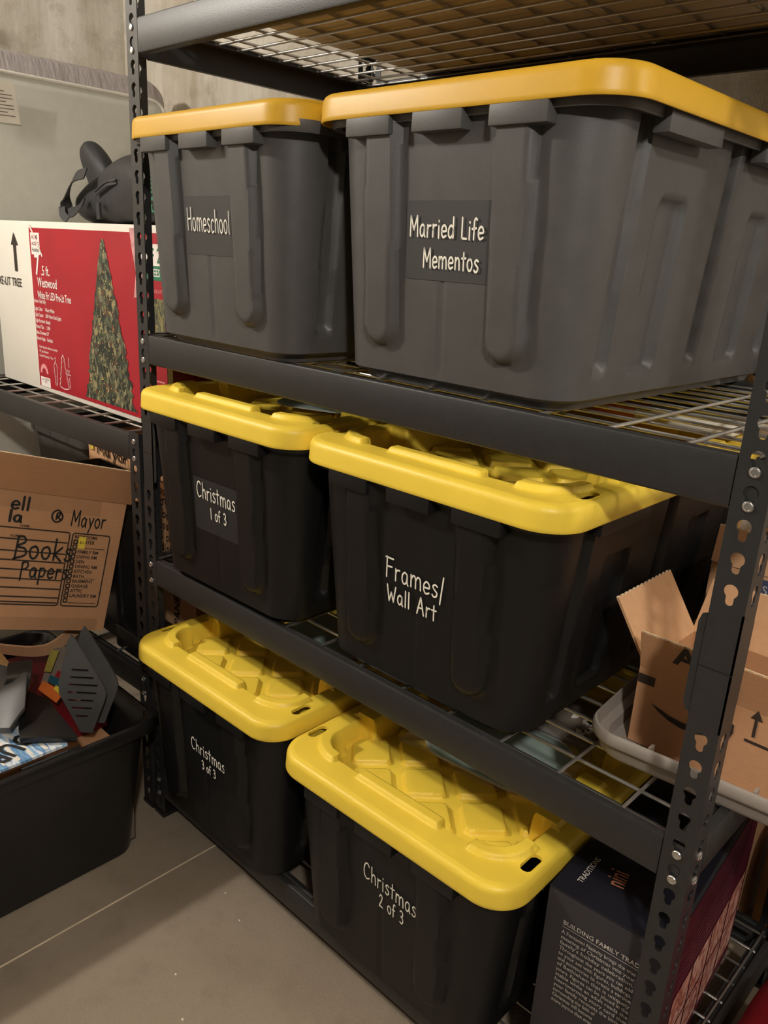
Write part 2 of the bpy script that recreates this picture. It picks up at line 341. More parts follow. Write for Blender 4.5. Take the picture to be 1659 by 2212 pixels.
# ------------------------------------------------------------------ steel shelving
PITCH_H = .0381
def post_mesh(height, sx, sy, v0, wf=.039, skip=None):
    """angle post with rows of keyhole slots in both flanges; corner at origin, flanges toward +sx and +sy"""
    hc = (.0195, 0.0)
    ang = sorted(set([2*PI*i/28 for i in range(28)]+[math.atan2(yy-hc[1], xx-hc[0]) % (2*PI) for xx, yy in ((0, -PITCH_H/2), (wf, -PITCH_H/2), (wf, PITCH_H/2), (0, PITCH_H/2))]))
    def hole_r(t):
        c, s_ = math.cos(t), math.sin(t); cy = .0045; R = .0082; r2 = .0048; best = 0
        b = -s_*cy; d = b*b-(cy*cy-R*R); best = -b+math.sqrt(d)                        # round head
        k = .016                                                                      # slot reaching down
        if s_ < 0:
            best2 = min(r2/abs(c) if abs(c) > 1e-6 else 9, (k-.004)/abs(s_)); b2 = s_*-(-.0105)
            cy2 = -.0085; b_ = -s_*cy2; d_ = b_*b_-(cy2*cy2-r2*r2)
            if d_ > 0: best = max(best, -b_+math.sqrt(d_))
            yy = best2*s_
            if yy > cy2: best = max(best, best2)
        return best
    def rect_r(t):
        c, s_ = math.cos(t), math.sin(t); r = 9
        if c > 1e-9: r = min(r, (wf-hc[0])/c)
        if c < -1e-9: r = min(r, -hc[0]/c)
        if s_ > 1e-9: r = min(r, PITCH_H/2/s_)
        if s_ < -1e-9: r = min(r, -PITCH_H/2/s_)
        return r
    hole = [(hc[0]+hole_r(t)*math.cos(t), hole_r(t)*math.sin(t)) for t in ang]; rec = [(hc[0]+rect_r(t)*math.cos(t), rect_r(t)*math.sin(t)) for t in ang]
    n = len(ang); T = .0022; mb = MB(); nt = int(height/PITCH_H)
    for fl_ in (0, 1):
        for k in range(nt):
            zc = v0+k*PITCH_H
            if zc < PITCH_H/2 or zc > height-PITCH_H/2: continue
            if skip and skip[0] < zc < skip[1]:
                za, zb_ = zc-PITCH_H/2, zc+PITCH_H/2
                if fl_ == 0: mb.box((min(0, sx*wf), min(0, sy*T), za), (max(0, sx*wf), max(0, sy*T), zb_))
                else: mb.box((min(0, sx*T), min(0, sy*wf), za), (max(0, sx*T), max(0, sy*wf), zb_))
                continue
            V = []
            for ring in (hole, rec):
                for d in (0, T):
                    for (u, vv) in ring:
                        p = (sx*u, sy*d, zc+vv) if fl_ == 0 else (sx*d, sy*u, zc+vv); V.append(p)
            Fc = []
            for j in range(n):
                k2 = (j+1) % n
                Fc += [(j, k2, 2*n+k2, 2*n+j), (n+k2, n+j, 3*n+j, 3*n+k2), (k2, j, n+j, n+k2)]
            mb.add(V, Fc)
    lo = v0 - PITCH_H/2
    while lo > PITCH_H/2+1e-6 and False: lo -= PITCH_H
    zmin = min(p[2] for p in mb.v); zmax = max(p[2] for p in mb.v)
    for a, b in ((0, zmin), (zmax, height)):
        if b-a > 1e-4:
            mb.box((min(0, sx*wf), min(0, sy*T), a), (max(0, sx*wf), max(0, sy*T), b)); mb.box((min(0, sx*T), min(0, sy*wf), a), (max(0, sx*T), max(0, sy*wf), b))
    # edge strips closing the free edges
    for fl_ in (0, 1):
        if fl_ == 0: mb.add([(sx*wf, 0, zmin), (sx*wf, sy*T, zmin), (sx*wf, sy*T, zmax), (sx*wf, 0, zmax)], [(0, 1, 2, 3)])
        else: mb.add([(0, sy*wf, zmin), (sx*T, sy*wf, zmin), (sx*T, sy*wf, zmax), (0, sy*wf, zmax)], [(0, 1, 2, 3)])
    return mb
def beam_profile(zt, h):
    zb = zt-h; o = [(.016, zb), (.004, zb), (.001, zb+.002), (0, zb+.005), (0, zt-.004), (.0012, zt-.0012), (.004, zt), (.013, zt), (.0145, zt-.002), (.0145, zt-.012), (.034, zt-.012)]
    t = .0017; i = []
    for k, (d, z) in enumerate(o):      # inner offset line
        p = np.array(o[max(k-1, 0)]); q = np.array(o[min(k+1, len(o)-1)]); tt = (q-p)/np.linalg.norm(q-p); i.append((d+tt[1]*t, z-tt[0]*t))
    return o+i[::-1]
RIV = None
def rivet(parent, loc, axis):
    global RIV
    if RIV is None:
        mb = MB(); rings = []
        for r, d in ((.0062, 0), (.0062, .0016), (.0052, .0026), (.0038, .0030), (.0036, .0026), (.0001, .0026)): rings.append([(r*math.cos(t*PI/8), -d, r*math.sin(t*PI/8)) for t in range(16)])
        mb.loft(rings); me = bpy.data.meshes.new('rivet'); me.from_pydata(mb.v, [], mb.f); me.update(); me.materials.append(m_rivet); RIV = me
    o = bpy.data.objects.new('rivet', RIV); COL.objects.link(o); o.parent = parent; o.location = loc; o.rotation_euler = (0, 0, axis)
def shelving(label, W, D, H, rivz, phase, loc, rz, xr=.1, splice=None):
    u = thing('shelving_unit', label, 'shelving', loc, rz)
    BH = .0606
    for (cx, cy, sx, sy) in ((0, 0, 1, 1), (W, 0, -1, 1), (0, D, 1, -1), (W, D, -1, -1)):
        mb = post_mesh(H, sx, sy, phase % PITCH_H, skip=splice); po = mb.build('post', m_metal, u); po.location = (cx, cy, 0)
        MB().box((-.022, -.022, 0), (.022, .022, .012)).build('foot', m_dkbin, po, bevel=.003).location = (sx*.018, sy*.018, 0)
        if splice:
            rg = []
            wb = .049; zs0, zs1 = splice
            sp = MB()
            for ax in (0, 1):
                prof = [(.004, zs0), (wb-.012, zs0), (wb-.003, zs0+.004), (wb, zs0+.014), (wb, zs1-.014), (wb-.003, zs1-.004), (wb-.012, zs1), (.004, zs1)]
                ra = [((sx*a, sy*.0024, z) if ax == 0 else (sx*.0024, sy*a, z)) for a, z in prof]; rb = [((sx*a, sy*.0046, z) if ax == 0 else (sx*.0046, sy*a, z)) for a, z in prof]
                sp.loft([ra, rb])
            spo = sp.build('splice_bracket', m_metal, po)
            for zz in (zs0+.02, (zs0+zs1)/2, zs1-.02):
                MB().tube([(sx*(wb-.006), sy*.0026, zz), (sx*(wb-.006), sy*.0016, zz)], .0022, 8).build('dimple', m_metal, spo)
            mz = (zs0+zs1)/2
            MB().box((min(0, sx*.0392), min(-sy*.0002, sy*.0026), mz-.0008), (max(0, sx*.0392), max(-sy*.0002, sy*.0026), mz+.0008)).build('post_seam', m_dkbin, po)
    for zr in rivz:
        zt = zr+.015; P = beam_profile(zt, BH)
        for side in range(4):
            if side == 0: e = [[(x, d, z) for d, z in P] for x in (.0405, W-.0405)]
            elif side == 1: e = [[(x, D-d, z) for d, z in P] for x in (.0405, W-.0405)]
            elif side == 2: e = [[(d, y, z) for d, z in P] for y in (.0405, D-.0405)]
            else: e = [[(W-d, y, z) for d, z in P] for y in (.0405, D-.0405)]
            b = MB().loft(e).build('beam', m_metal, u, auto=35)
            # end plates riveted behind the post flanges
            if side < 2:
                yy = .0024 if side == 0 else D-.0024-.0016
                for x0, x1 in ((.006, .042), (W-.042, W-.006)): MB().box((x0, yy, zt-BH+.002), (x1, yy+.0016, zt-.002)).build('end_plate', m_metal, b)
                for xx in (.0195, W-.0195):
                    for dz in (0, PITCH_H): rivet(b, (xx, 0 if side == 0 else D, zr-dz), 0 if side == 0 else PI)
            else:
                xx0 = .0024 if side == 2 else W-.0024-.0016
                for y0, y1 in ((.006, .042), (D-.042, D-.006)): MB().box((xx0, y0, zt-BH+.002), (xx0+.0016, y1, zt-.002)).build('end_plate', m_metal, b)
                for yy in (.0195, D-.0195):
                    for dz in (0, PITCH_H): rivet(b, (0 if side == 2 else W, yy, zr-dz), -PI/2 if side == 2 else PI/2)
        mb = MB(); r = .0028
        ny = int(round((D-.05)/.0545))
        for k in range(ny+1):
            y = .022+(D-.044)*k/ny; mb.tube([(.018, y, zt-.0092), (W-.018, y, zt-.0092)], r, 6)
        x = xr
        while x < W-.02:
            mb.tube([(x, .014, zt-.0036), (x, D-.014, zt-.0036)], r, 6); x += .1
        for x in (.024, W-.024): mb.tube([(x, .016, zt-.0036), (x, D-.016, zt-.0036)], r, 6)
        mb.build('wire_deck', m_wire, u, auto=60)
    return u
W, D = 1.2792, .640
RZ = {4: 1.7415, 3: 1.1700, 2: .6747, 1: .1032}
DECK = {k: v+.015 for k, v in RZ.items()}
main = shelving('tall black steel shelving unit with wire decks holding the yellow lidded totes', W, D, 1.90, [RZ[k] for k in (1, 2, 3, 4)], RZ[4]+.0105, (0, 0, 0), 0, .074, (.868, 1.000))
LR = math.radians(2.2)
LW = .94
lu = shelving('low black steel shelving unit carrying the white and red tree carton', LW, .62, .968, [.36, .947], .947+.0105, (-.014-LW*math.cos(LR), .0-LW*math.sin(LR), 0), LR, .07)
LDK = .962
# ------------------------------------------------------------------ storage totes
LA, LB, LRAD = .258, .395, .064      # lid half sizes
SK = .038                            # lid skirt height
def lid_mesh():
    ins = .011; a, b, r = LA-ins, LB-ins, LRAD-ins
    nx, ny = 210, 316
    xs = np.linspace(-a, a, nx); ys = np.linspace(-b, b, ny); Xg, Yg = np.meshgrid(xs, ys, indexing='ij')
    # round the corners
    cx, cy = a-r, b-r; ox = np.abs(Xg)-cx; oy = np.abs(Yg)-cy
    crn = (ox > 0) & (oy > 0); dist = np.hypot(ox, oy); k = np.where(crn & (dist > r), r/np.maximum(dist, 1e-9), 1)
    outside = crn & (dist > r*1.0001)
    Xg = np.where(outside, np.sign(Xg)*(cx+ox*k), Xg); Yg = np.where(outside, np.sign(Yg)*(cy+oy*k), Yg)
    # carrying slots near the corners
    sx0, sy0, hl, hr = .2355, LB-.095, .013, .0095
    px = np.abs(Xg)-sx0; py = np.abs(Yg)-sy0; pyc = np.clip(py, -hl, hl); dx = px; dy = py-pyc; d = np.hypot(dx, dy)-hr
    near = (np.abs(d) < .0022); gd = np.maximum(np.hypot(dx, dy), 1e-9)
    Xn = np.where(near, np.sign(Xg)*(np.abs(Xg)-dx/gd*d), Xg); Yn = np.where(near, np.sign(Yg)*(np.abs(Yg)-dy/gd*d), Yg)
    Xg, Yg = Xn, Yn; hole = (d < -.0003) & ~near
    # ridges (bars and corner arcs) stand on the inner edge of the rim; between them the recess reaches further out
    DP = .043
    q = sdf_rr(Xg, Yg, LA-.046, LB-.060, .058)
    ax_, ay_ = np.abs(Xg), np.abs(Yg)
    bar = sm(.092, .087, ax_)*(ay_ > .25)
    corner = sm(.146, .151, ax_)*sm(.262, .267, ay_)
    side = sm(.040, .045, ay_)*sm(.208, .203, ay_)*(ax_ > .15)
    on = np.clip(bar+corner+side, 0, 1)
    wide = np.where(side > .01, .020, 0.0)
    s = q+(.014+wide)*on
    z = -DP*sm(.0005, -.0065, s)
    # diamond pads
    u = ((Xg+.030)+(Yg+.230))/math.sqrt(2); v = ((Xg+.030)-(Yg+.230))/math.sqrt(2); p = .0924
    fu = np.abs((u/p+.5) % 1-.5)*p; fv = np.abs((v/p+.5) % 1-.5)*p
    pd = sdf_rr(fu, fv, .0355, .0355, .009)
    z = z+.0095*sm(.0022, -.0018, pd)*sm(-.010, -.014, s)
    cq = q+wide*.5*on
    rid = sm(.0145+wide*.5, .0085+wide*.5, np.abs(cq))*on*sm(-.004, .002, s)
    z = np.where(s > -.004, z+.0085*rid, z)
    z = z - .0015*sm(-.004, 0, sdf_rr(Xg, Yg, a, b, r))
    verts = np.stack([Xg, Yg, z], -1).reshape(-1, 3).tolist()
    idx = np.arange(nx*ny).reshape(nx, ny); faces = []
    q4 = np.stack([idx[:-1, :-1], idx[1:, :-1], idx[1:, 1:], idx[:-1, 1:]], -1).reshape(-1, 4)
    oo = outside.reshape(-1); hh = hole.reshape(-1)
    keep = ~(oo[q4].all(1)) & ~(hh[q4].any(1)); q4 = q4[keep]
    mb = MB(); mb.v = [tuple(p) for p in verts]; mb.f = [tuple(t) for t in q4.tolist()]
    rings = []
    for off, zz in ((.0135, -.0008), (.0085, -.0016), (.005, -.004), (.0025, -.008), (.0015, -.012), (.0004, -.032), (0, -.036), (.0012, -.038), (.0035, -.038), (.0045, -.035), (.0055, -.010), (.012, -.006)):
        rings.append(rrect(LA-off, LB-off, LRAD-off, 12, zz))
    mb.loft(rings, False, False)
    # slot walls
    for sxx in (-1, 1):
        for syy in (-1, 1):
            ring = [(sxx*sx0+hr*math.cos(t*PI/12), syy*sy0+hr*math.sin(t*PI/12)+(hl if math.sin(t*PI/12) >= 0 else -hl)) for t in range(24)]
            mb.loft([[(x, y, 0) for x, y in ring], [(x, y, -.006) for x, y in ring]], False, False)
    me = bpy.data.meshes.new('lid'); me.from_pydata(mb.v, [], mb.f); me.update()
    bm = bmesh.new(); bm.from_mesh(me); bmesh.ops.dissolve_degenerate(bm, dist=1e-6, edges=bm.edges); bm.to_mesh(me); bm.free(); me.validate(); me.update()
    for p in me.polygons: p.use_smooth = True
    me.set_sharp_from_angle(angle=math.radians(48))
    return me
RIBD = .015
def body_mesh(H, ht=.236):
    """tapered bin, H = height of the lid's lower edge above the deck"""
    top = H+.002; nz = 56; mb = MB(); rings = []
    levels = [(0, .016), (.010, .013), (.013, .004), (.016, .0)]+[(.016+(top-.016)*k/nz, 0) for k in range(1, nz+1)]
    base = None
    for z, inset in levels:
        t = z/top
        a = .203+(ht-.203)*t-inset; b = .353+(.374-.353)*t-inset; r = .052+.012*t
        ring = None
        if base is None:
            ring0 = rrect(.2, .35, .055, 16, 0, .0050); base = len(ring0)
        R_ = []
        # equal parametrisation: sample unit ring, scale
        for (x, y, _) in ring0:
            cx, cy = .2-.055, .35-.055
            qx = math.copysign(max(abs(x)-cx, 0), x); qy = math.copysign(max(abs(y)-cy, 0), y)
            nx, ny_ = qx/.055, qy/.055
            bx = math.copysign(min(abs(x), cx), x)/cx*(a-r); by = math.copysign(min(abs(y), cy), y)/cy*(b-r)
            R_.append((bx+nx*r, by+ny_*r, z, nx, ny_))
        rings.append(R_)
    A = np.array(rings)  # levels, n, 5
    x, y, z, nx, ny = [A[:, :, i] for i in range(5)]
    d = np.zeros_like(x)
    for fx in (-.113, .113):                      # raised ribs on the short sides
        zc = np.maximum(.085-z, 0); dist = np.hypot(x-fx, zc)
        d += RIBD*sm(.033, .024, dist)*sm(.9, .98, np.abs(ny))
    d -= .0022*sm(.0035, .001, np.abs(x))*sm(.9, .98, np.abs(ny))*sm(.20, .17, z)     # mould line
    sgn = sm(.9, .98, np.abs(nx))
    for fy in (-.275, -.005, .265):               # grooves on the long sides
        d -= .012*sm(.018, .011, np.abs(y-fy))*sgn*sm(.045, .06, z)
    for fy in (-.165, .130):                      # arched pockets
        g = sdf_rr(y-fy, z-.16, .038, .112, .012); d -= .012*sm(.002, -.005, g)*sgn
    d *= sm(.016, .03, z)
    X_, Y_ = x+nx*d, y+ny*d
    n = x.shape[1]
    rr = [[(X_[i, j], Y_[i, j], z[i, j]) for j in range(n)] for i in range(x.shape[0])]
    mb.loft(rr, True, False)
    # rolled rim below the lid
    rim = []
    for off, zz in ((.024, H-.006), (.013, H-.008), (.011, H-.004), (.011, H+.010)): rim.append(rrect(LA-off, LB-off, LRAD-off*.6, 10, zz))
    mb.loft(rim, False, False)
    me = bpy.data.meshes.new('body'); me.from_pydata([tuple(map(float, p)) for p in mb.v], [], mb.f); me.validate(); me.update()
    for p in me.polygons: p.use_smooth = True
    me.set_sharp_from_angle(angle=math.radians(50))
    return me
LID = lid_mesh(); LIDO = LID.copy(); LID.materials.append(m_lid); LIDO.materials.append(m_lido)
BOD = {}
def block_mesh(w_, m):
    mb = MB().box((-w_/2, -.0155 if w_ < .1 else -.009, -.020), (w_/2, .014, .012)); o = mb.build('tmp', m, None, bevel=.003); me = o.data; bpy.data.objects.remove(o); return me
BLK = {}
def tote(label, cx, fy, deck, H, rot, grey, lines, lab=None, half=.258):
    """cx: lid centre, fy: front of lid skirt, lines: (text, cap height, width, x from centre, z above deck)"""
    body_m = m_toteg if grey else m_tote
    t = thing('storage_tote', label, 'storage tote', (cx, fy+LB, deck), rot, 'yellow lidded storage totes')
    key = (round(H, 3), grey)
    if key not in BOD:
        BOD[key] = body_mesh(H, .228 if grey else .236); BOD[key].materials.append(body_m)
    bo = link('body', BOD[key], t)
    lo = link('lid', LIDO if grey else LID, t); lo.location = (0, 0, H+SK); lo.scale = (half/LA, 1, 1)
    for k, wd in (('s', .085), ('l', .15)):
        if (k, grey) not in BLK: BLK[(k, grey)] = block_mesh(wd, body_m)
    for sgn in (-1, 1):
        for xx in (-.130, -.004, .122):
            b = link('rim_block', BLK[('s', grey)], t); b.location = (xx, sgn*(LB-.017), H-.004); b.rotation_euler = (0, 0, 0 if sgn < 0 else PI)
        for yy in (-.20, .10):
            b = link('rim_block', BLK[('l', grey)], t); b.location = (sgn*(half-.017), yy, H-.004); b.rotation_euler = (0, 0, PI/2 if sgn > 0 else -PI/2)
    top = H+.002
    def yf(z): return -(.353+(.374-.353)*z/top)
    slope = (.374-.353)/top; ey = np.array((0, -slope, 1))
    if lab:
        x0, z0, x1, z1 = lab
        rect2d('label', x0, 0, x1, (z1-z0), (0, yf(z0), z0), X, ey, m_chalkg if grey else m_chalk, t, .0007, False, .006)
    for (s, h, wd, x0, z0, tilt) in lines:
        v, f = hand2d(s, h, .0030, wd); pts = []
        for px, pz in v:
            xx, zz = x0+px, z0+pz+tilt*px; dd = 0
            for fx in (-.113, .113): dd += RIBD*float(sm(.033, .024, math.hypot(xx-fx, max(.085-zz, 0))))
            pts.append((xx, yf(zz)-dd-.0030, zz))
        mk('lettering', pts, f, m_ink, t)
D1, D2, D3 = DECK[1], DECK[2], DECK[3]
rad = math.radians
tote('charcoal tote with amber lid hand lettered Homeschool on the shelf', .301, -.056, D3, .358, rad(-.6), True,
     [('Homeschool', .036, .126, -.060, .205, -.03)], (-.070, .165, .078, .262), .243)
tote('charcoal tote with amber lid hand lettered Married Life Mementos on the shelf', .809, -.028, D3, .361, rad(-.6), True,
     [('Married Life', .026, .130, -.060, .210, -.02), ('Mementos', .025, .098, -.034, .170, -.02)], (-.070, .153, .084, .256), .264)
tote('black tote with yellow lid lettered Christmas 1 of 3, beside the Frames tote', .288, -.048, D2, .357, rad(1.2), False,
     [('Christmas', .032, .122, -.054, .206, -.02), ('1 of 3', .024, .050, -.012, .168, -.02)], (-.067, .136, .080, .246), .250)
tote('black tote with yellow lid lettered Frames/ Wall Art', .797, -.030, D2, .349, rad(.4), False,
     [('Frames/', .034, .120, -.060, .193, -.02), ('Wall Art', .028, .104, -.056, .153, -.01)])
tote('black tote with yellow lid lettered Christmas 3 of 3, beside the open floor bin', .290, -.078, D1, .372, rad(.6), False,
     [('Christmas', .030, .120, -.045, .218, -.03), ('3 of 3', .022, .050, -.010, .182, -.02)], None, .250)
tote('black tote with yellow lid lettered Christmas 2 of 3, beside the navy gift carton', .801, -.070, D1, .347, rad(1.2), False,
     [('Christmas', .034, .120, -.039, .222, -.06), ('2 of 3', .028, .056, -.002, .182, -.05)], None, .260)

# ------------------------------------------------------------------ cartons
def V3(*p): return np.array(p, float)
def carton(parent, O, ex, ey, ez, m, T=.004, open_top=False, name='body'):
    """box of corrugated board; ex, ey, ez full edge vectors"""
    O, ex, ey, ez = V3(*O), V3(*ex), V3(*ey), V3(*ez)
    mb = MB()
    if not open_top: mb.obox(O, ex, ey, ez); return mb.build(name, m, parent, True, bevel=.003)
    ux, uy, uz = ex/np.linalg.norm(ex), ey/np.linalg.norm(ey), ez/np.linalg.norm(ez)
    mb.obox(O, ex, uy*T, ez); mb.obox(O+ey-uy*T, ex, uy*T, ez); mb.obox(O+uy*T, ux*T, ey-2*uy*T, ez); mb.obox(O+ex-ux*T+uy*T, ux*T, ey-2*uy*T, ez); mb.obox(O+ux*T+uy*T, ex-2*ux*T, ey-2*uy*T, uz*T)
    return mb.build(name, m, parent, True)
def flap(parent, O, ex, ey, m, T=.004, name='flap', wav=0.0):
    """thin board flap with a pale corrugated outer edge"""
    O, ex, ey = V3(*O), V3(*ex), V3(*ey); n = np.cross(ex, ey); n = n/np.linalg.norm(n)*T
    f_ = MB().obox(O, ex, ey, n).build(name, m, parent, True)
    mb = MB(); k = max(6, int(np.linalg.norm(ex)/.006)); e1 = ex/k; u = ey/np.linalg.norm(ey)
    for i in range(k): mb.obox(O+ey+e1*i+n*(.1+.35*(i % 2)), e1*.98, u*(.0012+.0012*(i % 2)), n*.5)
    mb.build('corrugation', m_fold, f_, False) if False else mk('corrugation', [tuple(V3(*p)-V3(*parent.location)) for p in mb.v], mb.f, m_fold, f_)
    return f_
# tree carton -------------------------------------------------------
tb = thing('tree_carton', 'white and red carton for a 7.5 ft pre-lit tree, on the low shelf', 'box', (-.46, .23, LDK))
TX0, TX1, TY, TZ0, TZ1 = -.905, -.012, .075, LDK, 1.400
c_ = carton(tb, (TX0, TY, TZ0), (TX1-TX0, 0, 0), (0, .37, 0), (0, 0, TZ1-TZ0), m_white)
def TP(name, x, z, s, h, m, cond=1, bold=0, **k): return printed(name, s, h, (x, TY, z), X, Z, m, tb, cond, bold, .0016, **k)
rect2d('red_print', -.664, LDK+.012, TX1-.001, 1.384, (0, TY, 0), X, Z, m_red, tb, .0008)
rect2d('red_side_shaded_print', .012, LDK+.012, .318, 1.384, (TX1, TY, 0), Y, Z, m_dred, tb, .0008)  # darker red carries the shade of the carton's unlit side
printed('side_lettering', '\u2022 Energy efficient\n\u2022 Limited Warranty, 3 years', .012, (TX1, TY+.03, 1.058), Y, Z, m_pink, tb, .9, 0, .0016, line=1.6)
# upright arrow and words on the white end
ar = [(-.768, 1.27), (-.752, 1.27), (-.752, 1.338), (-.738, 1.338), (-.760, 1.370), (-.782, 1.338), (-.768, 1.338)]
plane_put('arrow', ar, [tuple(range(7))], (0, TY, 0), X, Z, m_dink, tb, .0016)
TP('lettering', -.732, 1.230, 'PRE-LIT TREE', .022, m_dink, .92, .008, align='RIGHT')
TP('lettering', -.642, 1.268, '7', .052, m_wprint, .8, .02); TP('lettering', -.606, 1.268, '.5 ft.', .024, m_wprint, .8, .01)
TP('lettering', -.632, 1.238, 'Westwood', .024, m_wprint, .72, .012)
TP('lettering', -.636, 1.208, 'White Fir LED Pre-Lit Tree', .019, m_wprint, .62, .014)
TP('lettering', -.660, 1.196, 'Indoor Use Only', .010, m_wprint, .7, .012)
for i, (a_, b_) in enumerate((('Light Color:', 'Warm White'), ('Light Count:', '650 Warm Dual Lights'), ('Light Function:', 'Steady'), ('Branch Tips:', '1,904'), ('Base Diameter:', '54"'), ('Branch Style:', 'Realistic'))):
    TP('lettering', -.660, 1.176-.0155*i, a_, .0095, m_wprint, .72, .012); TP('lettering', -.598, 1.176-.0155*i, b_, .0095, m_wprint, .72, .012)
for i, t_ in enumerate(('\u2022 Quick set poles make set up simple', '\u2022 54" base diameter', '\u2022 Limited Warranty, 3 Years')): TP('lettering', -.655, 1.078-.012*i, t_, .007, m_wprint, .75, .006)
rect2d('logo_patch', -.655, 1.318, -.604, 1.372, (0, TY, 0), X, Z, m_wprint, tb, .0014)
TP('lettering', -.650, 1.356, 'HOME', .010, m_dred, .9, .02); TP('lettering', -.650, 1.341, 'ACCENTS', .0085, m_dred, .78, .02); TP('lettering', -.650, 1.325, 'Holiday', .010, m_dink, .9, .015)
# fir photograph: jagged cone outline
rr = random.Random(3); Lp = []; Rp = []
for i in range(41):
    t = i/40; z = 1.366-(1.366-.984)*t; hw = .006+.116*t**.92; c0 = -.274+.003*t
    Lp.append((c0-hw*(1+rr.uniform(-.10, .06)), z)); Rp.append((c0+hw*(1+rr.uniform(-.10, .06)), z))
nn = len(Lp); plane_put('fir_photo', Lp+Rp, [(i, i+1, nn+i+1, nn+i) for i in range(nn-1)], (0, TY, 0), X, Z, m_tree, tb, .0016)
pv, pf = [], []
for i in range(210):                                            # lamps and ornaments in the photograph
    t = math.sqrt(rr.random()); z = 1.366-.378*t; hw = .105*t; xx = -.274+rr.uniform(-hw, hw); r_ = rr.uniform(.0007, .0016); n0 = len(pv)
    pv += [(xx+r_*math.cos(k*PI/3), z+1.5*r_*math.sin(k*PI/3)) for k in range(6)]; pf.append(tuple(range(n0, n0+6)))
m_lamp = mat('warm_lamp_print', srgb(236, 206, 120), .5); m_orn = mat('red_ornament_print', srgb(190, 70, 50), .5)
o_ = plane_put('lamp_print', pv[:6*180], pf[:180], (0, TY, 0), X, Z, m_lamp, tb, .0022)
o_['kind'] = 'stuff'; o_ = plane_put('ornament_print', [(x*1.0, z) for x, z in pv[6*180:]], [tuple(i-6*180 for i in f) for f in pf[180:]], (0, TY, 0), X, Z, m_orn, tb, .0022); o_['kind'] = 'stuff'
# size pictograms
def stroke(name, P, wd, m, closed=False):
    v, f = ribbon([V3(*p) for p in (P+[P[0]] if closed else P)], wd); return plane_put(name, v, f, (0, TY, 0), X, Z, m, tb, .0016)
zig = []
for i in range(13): zig.append((-.516-.022*i/12-(.004 if i % 2 else 0), 1.070-.082*i/12))
stroke('tree_pictogram', [(-.514, 1.074)]+zig[1:]+[(-.515, .984)]+[(2*-.514-x, z) for x, z in zig[1:][::-1]]+[(-.514, 1.074)], .0022, m_wprint)
stroke('person_pictogram', [(-.563, 1.058), (-.559, 1.062), (-.556, 1.056), (-.560, 1.050), (-.569, 1.040), (-.567, 1.018), (-.564, .985), (-.560, 1.012), (-.556, .985), (-.553, 1.018), (-.551, 1.040), (-.560, 1.050)], .0018, m_wprint)
for P in ([(-.482, 1.070), (-.482, 1.045)], [(-.482, 1.018), (-.482, .990)], [(-.545, .972), (-.528, .972)], [(-.506, .972), (-.490, .972)]): stroke('size_mark', P, .0018, m_wprint)
TP('lettering', -.494, 1.032, '7.5 ft\n2.28 m', .006, m_wprint, .8, .01); TP('lettering', -.525, .970, '54 in\n1.37 m', .005, m_wprint, .8, .01)
fan = [(-.630+.024*math.cos(a), 1.010+.026*math.sin(a)) for a in np.linspace(0.0, PI, 14)]; fan2 = [(-.630+.013*math.cos(a), 1.010+.014*math.sin(a)) for a in np.linspace(0.0, PI, 14)]
plane_put('fan_pictogram', fan+fan2, [(i, i+1, 15+i, 14+i) for i in range(13)], (0, TY, 0), X, Z, m_pink, tb, .0016)
rect2d('instruction_patch', -.655, .974, -.598, 1.000, (0, TY, 0), X, Z, m_wprint, tb, .0014)
TP('lettering', -.652, .986, '\u2022 \u2022', .012, m_dink, .8); TP('lettering', -.632, .992, 'QUICK SET\nPOLE', .005, m_dred, .8, .01)
# price panel on the right
rect2d('count_patch', -.115, 1.318, TX1-.002, 1.362, (0, TY, 0), X, Z, m_wprint, tb, .0014); rect2d('green_band', -.115, 1.288, TX1-.002, 1.318, (0, TY, 0), X, Z, m_green, tb, .0014)
TP('lettering', -.095, 1.324, 'OF 20', .030, m_green, .8, .01); TP('lettering', -.078, 1.296, 'TREES', .016, m_wprint, .8, .01); TP('lettering', -.058, 1.262, 'SIZE 20 FT TALL', .007, m_pink, .8, .01)
m_twig = ramp_mat('twig_photo_print', [srgb(52, 56, 48), srgb(110, 108, 88), srgb(66, 70, 58), srgb(156, 146, 92), srgb(44, 48, 42), srgb(94, 92, 80)], .4, 34, 'noise', 5, .4, (3, 1, 1))
rect2d('branch_photo', -.088, 1.165, -.014, 1.250, (0, TY, 0), X, Z, m_twig, tb, .0014)
for i in range(9): rect2d('fine_print', -.085, 1.070-.010*i, -.022-(.02 if i in (4, 8) else 0), 1.0735-.010*i, (0, TY, 0), X, Z, m_pink, tb, .0014)
# strips of clear tape torn along the top
tv = [(-.150, 1.392), (-.112, 1.394), (-.100, 1.300), (-.104, 1.250), (-.140, 1.246), (-.128, 1.300), (-.142, 1.350)]
plane_put('torn_tape', tv, [tuple(range(7))], (0, TY, 0), X, Z, mat('torn_tape', srgb(206, 150, 150), .35, 0, .3, 60), tb, .002)
plane_put('torn_tape', [(-.664, 1.392), (-.652, 1.392), (-.590, 1.318), (-.594, 1.312), (-.642, 1.370)], [(0, 1, 2, 3, 4)], (0, TY, 0), X, Z, mat('painted_tape_glare', srgb(232, 214, 206), .2, 0, .2, 60), tb, .002)  # glare on the tape, painted as a pale strip
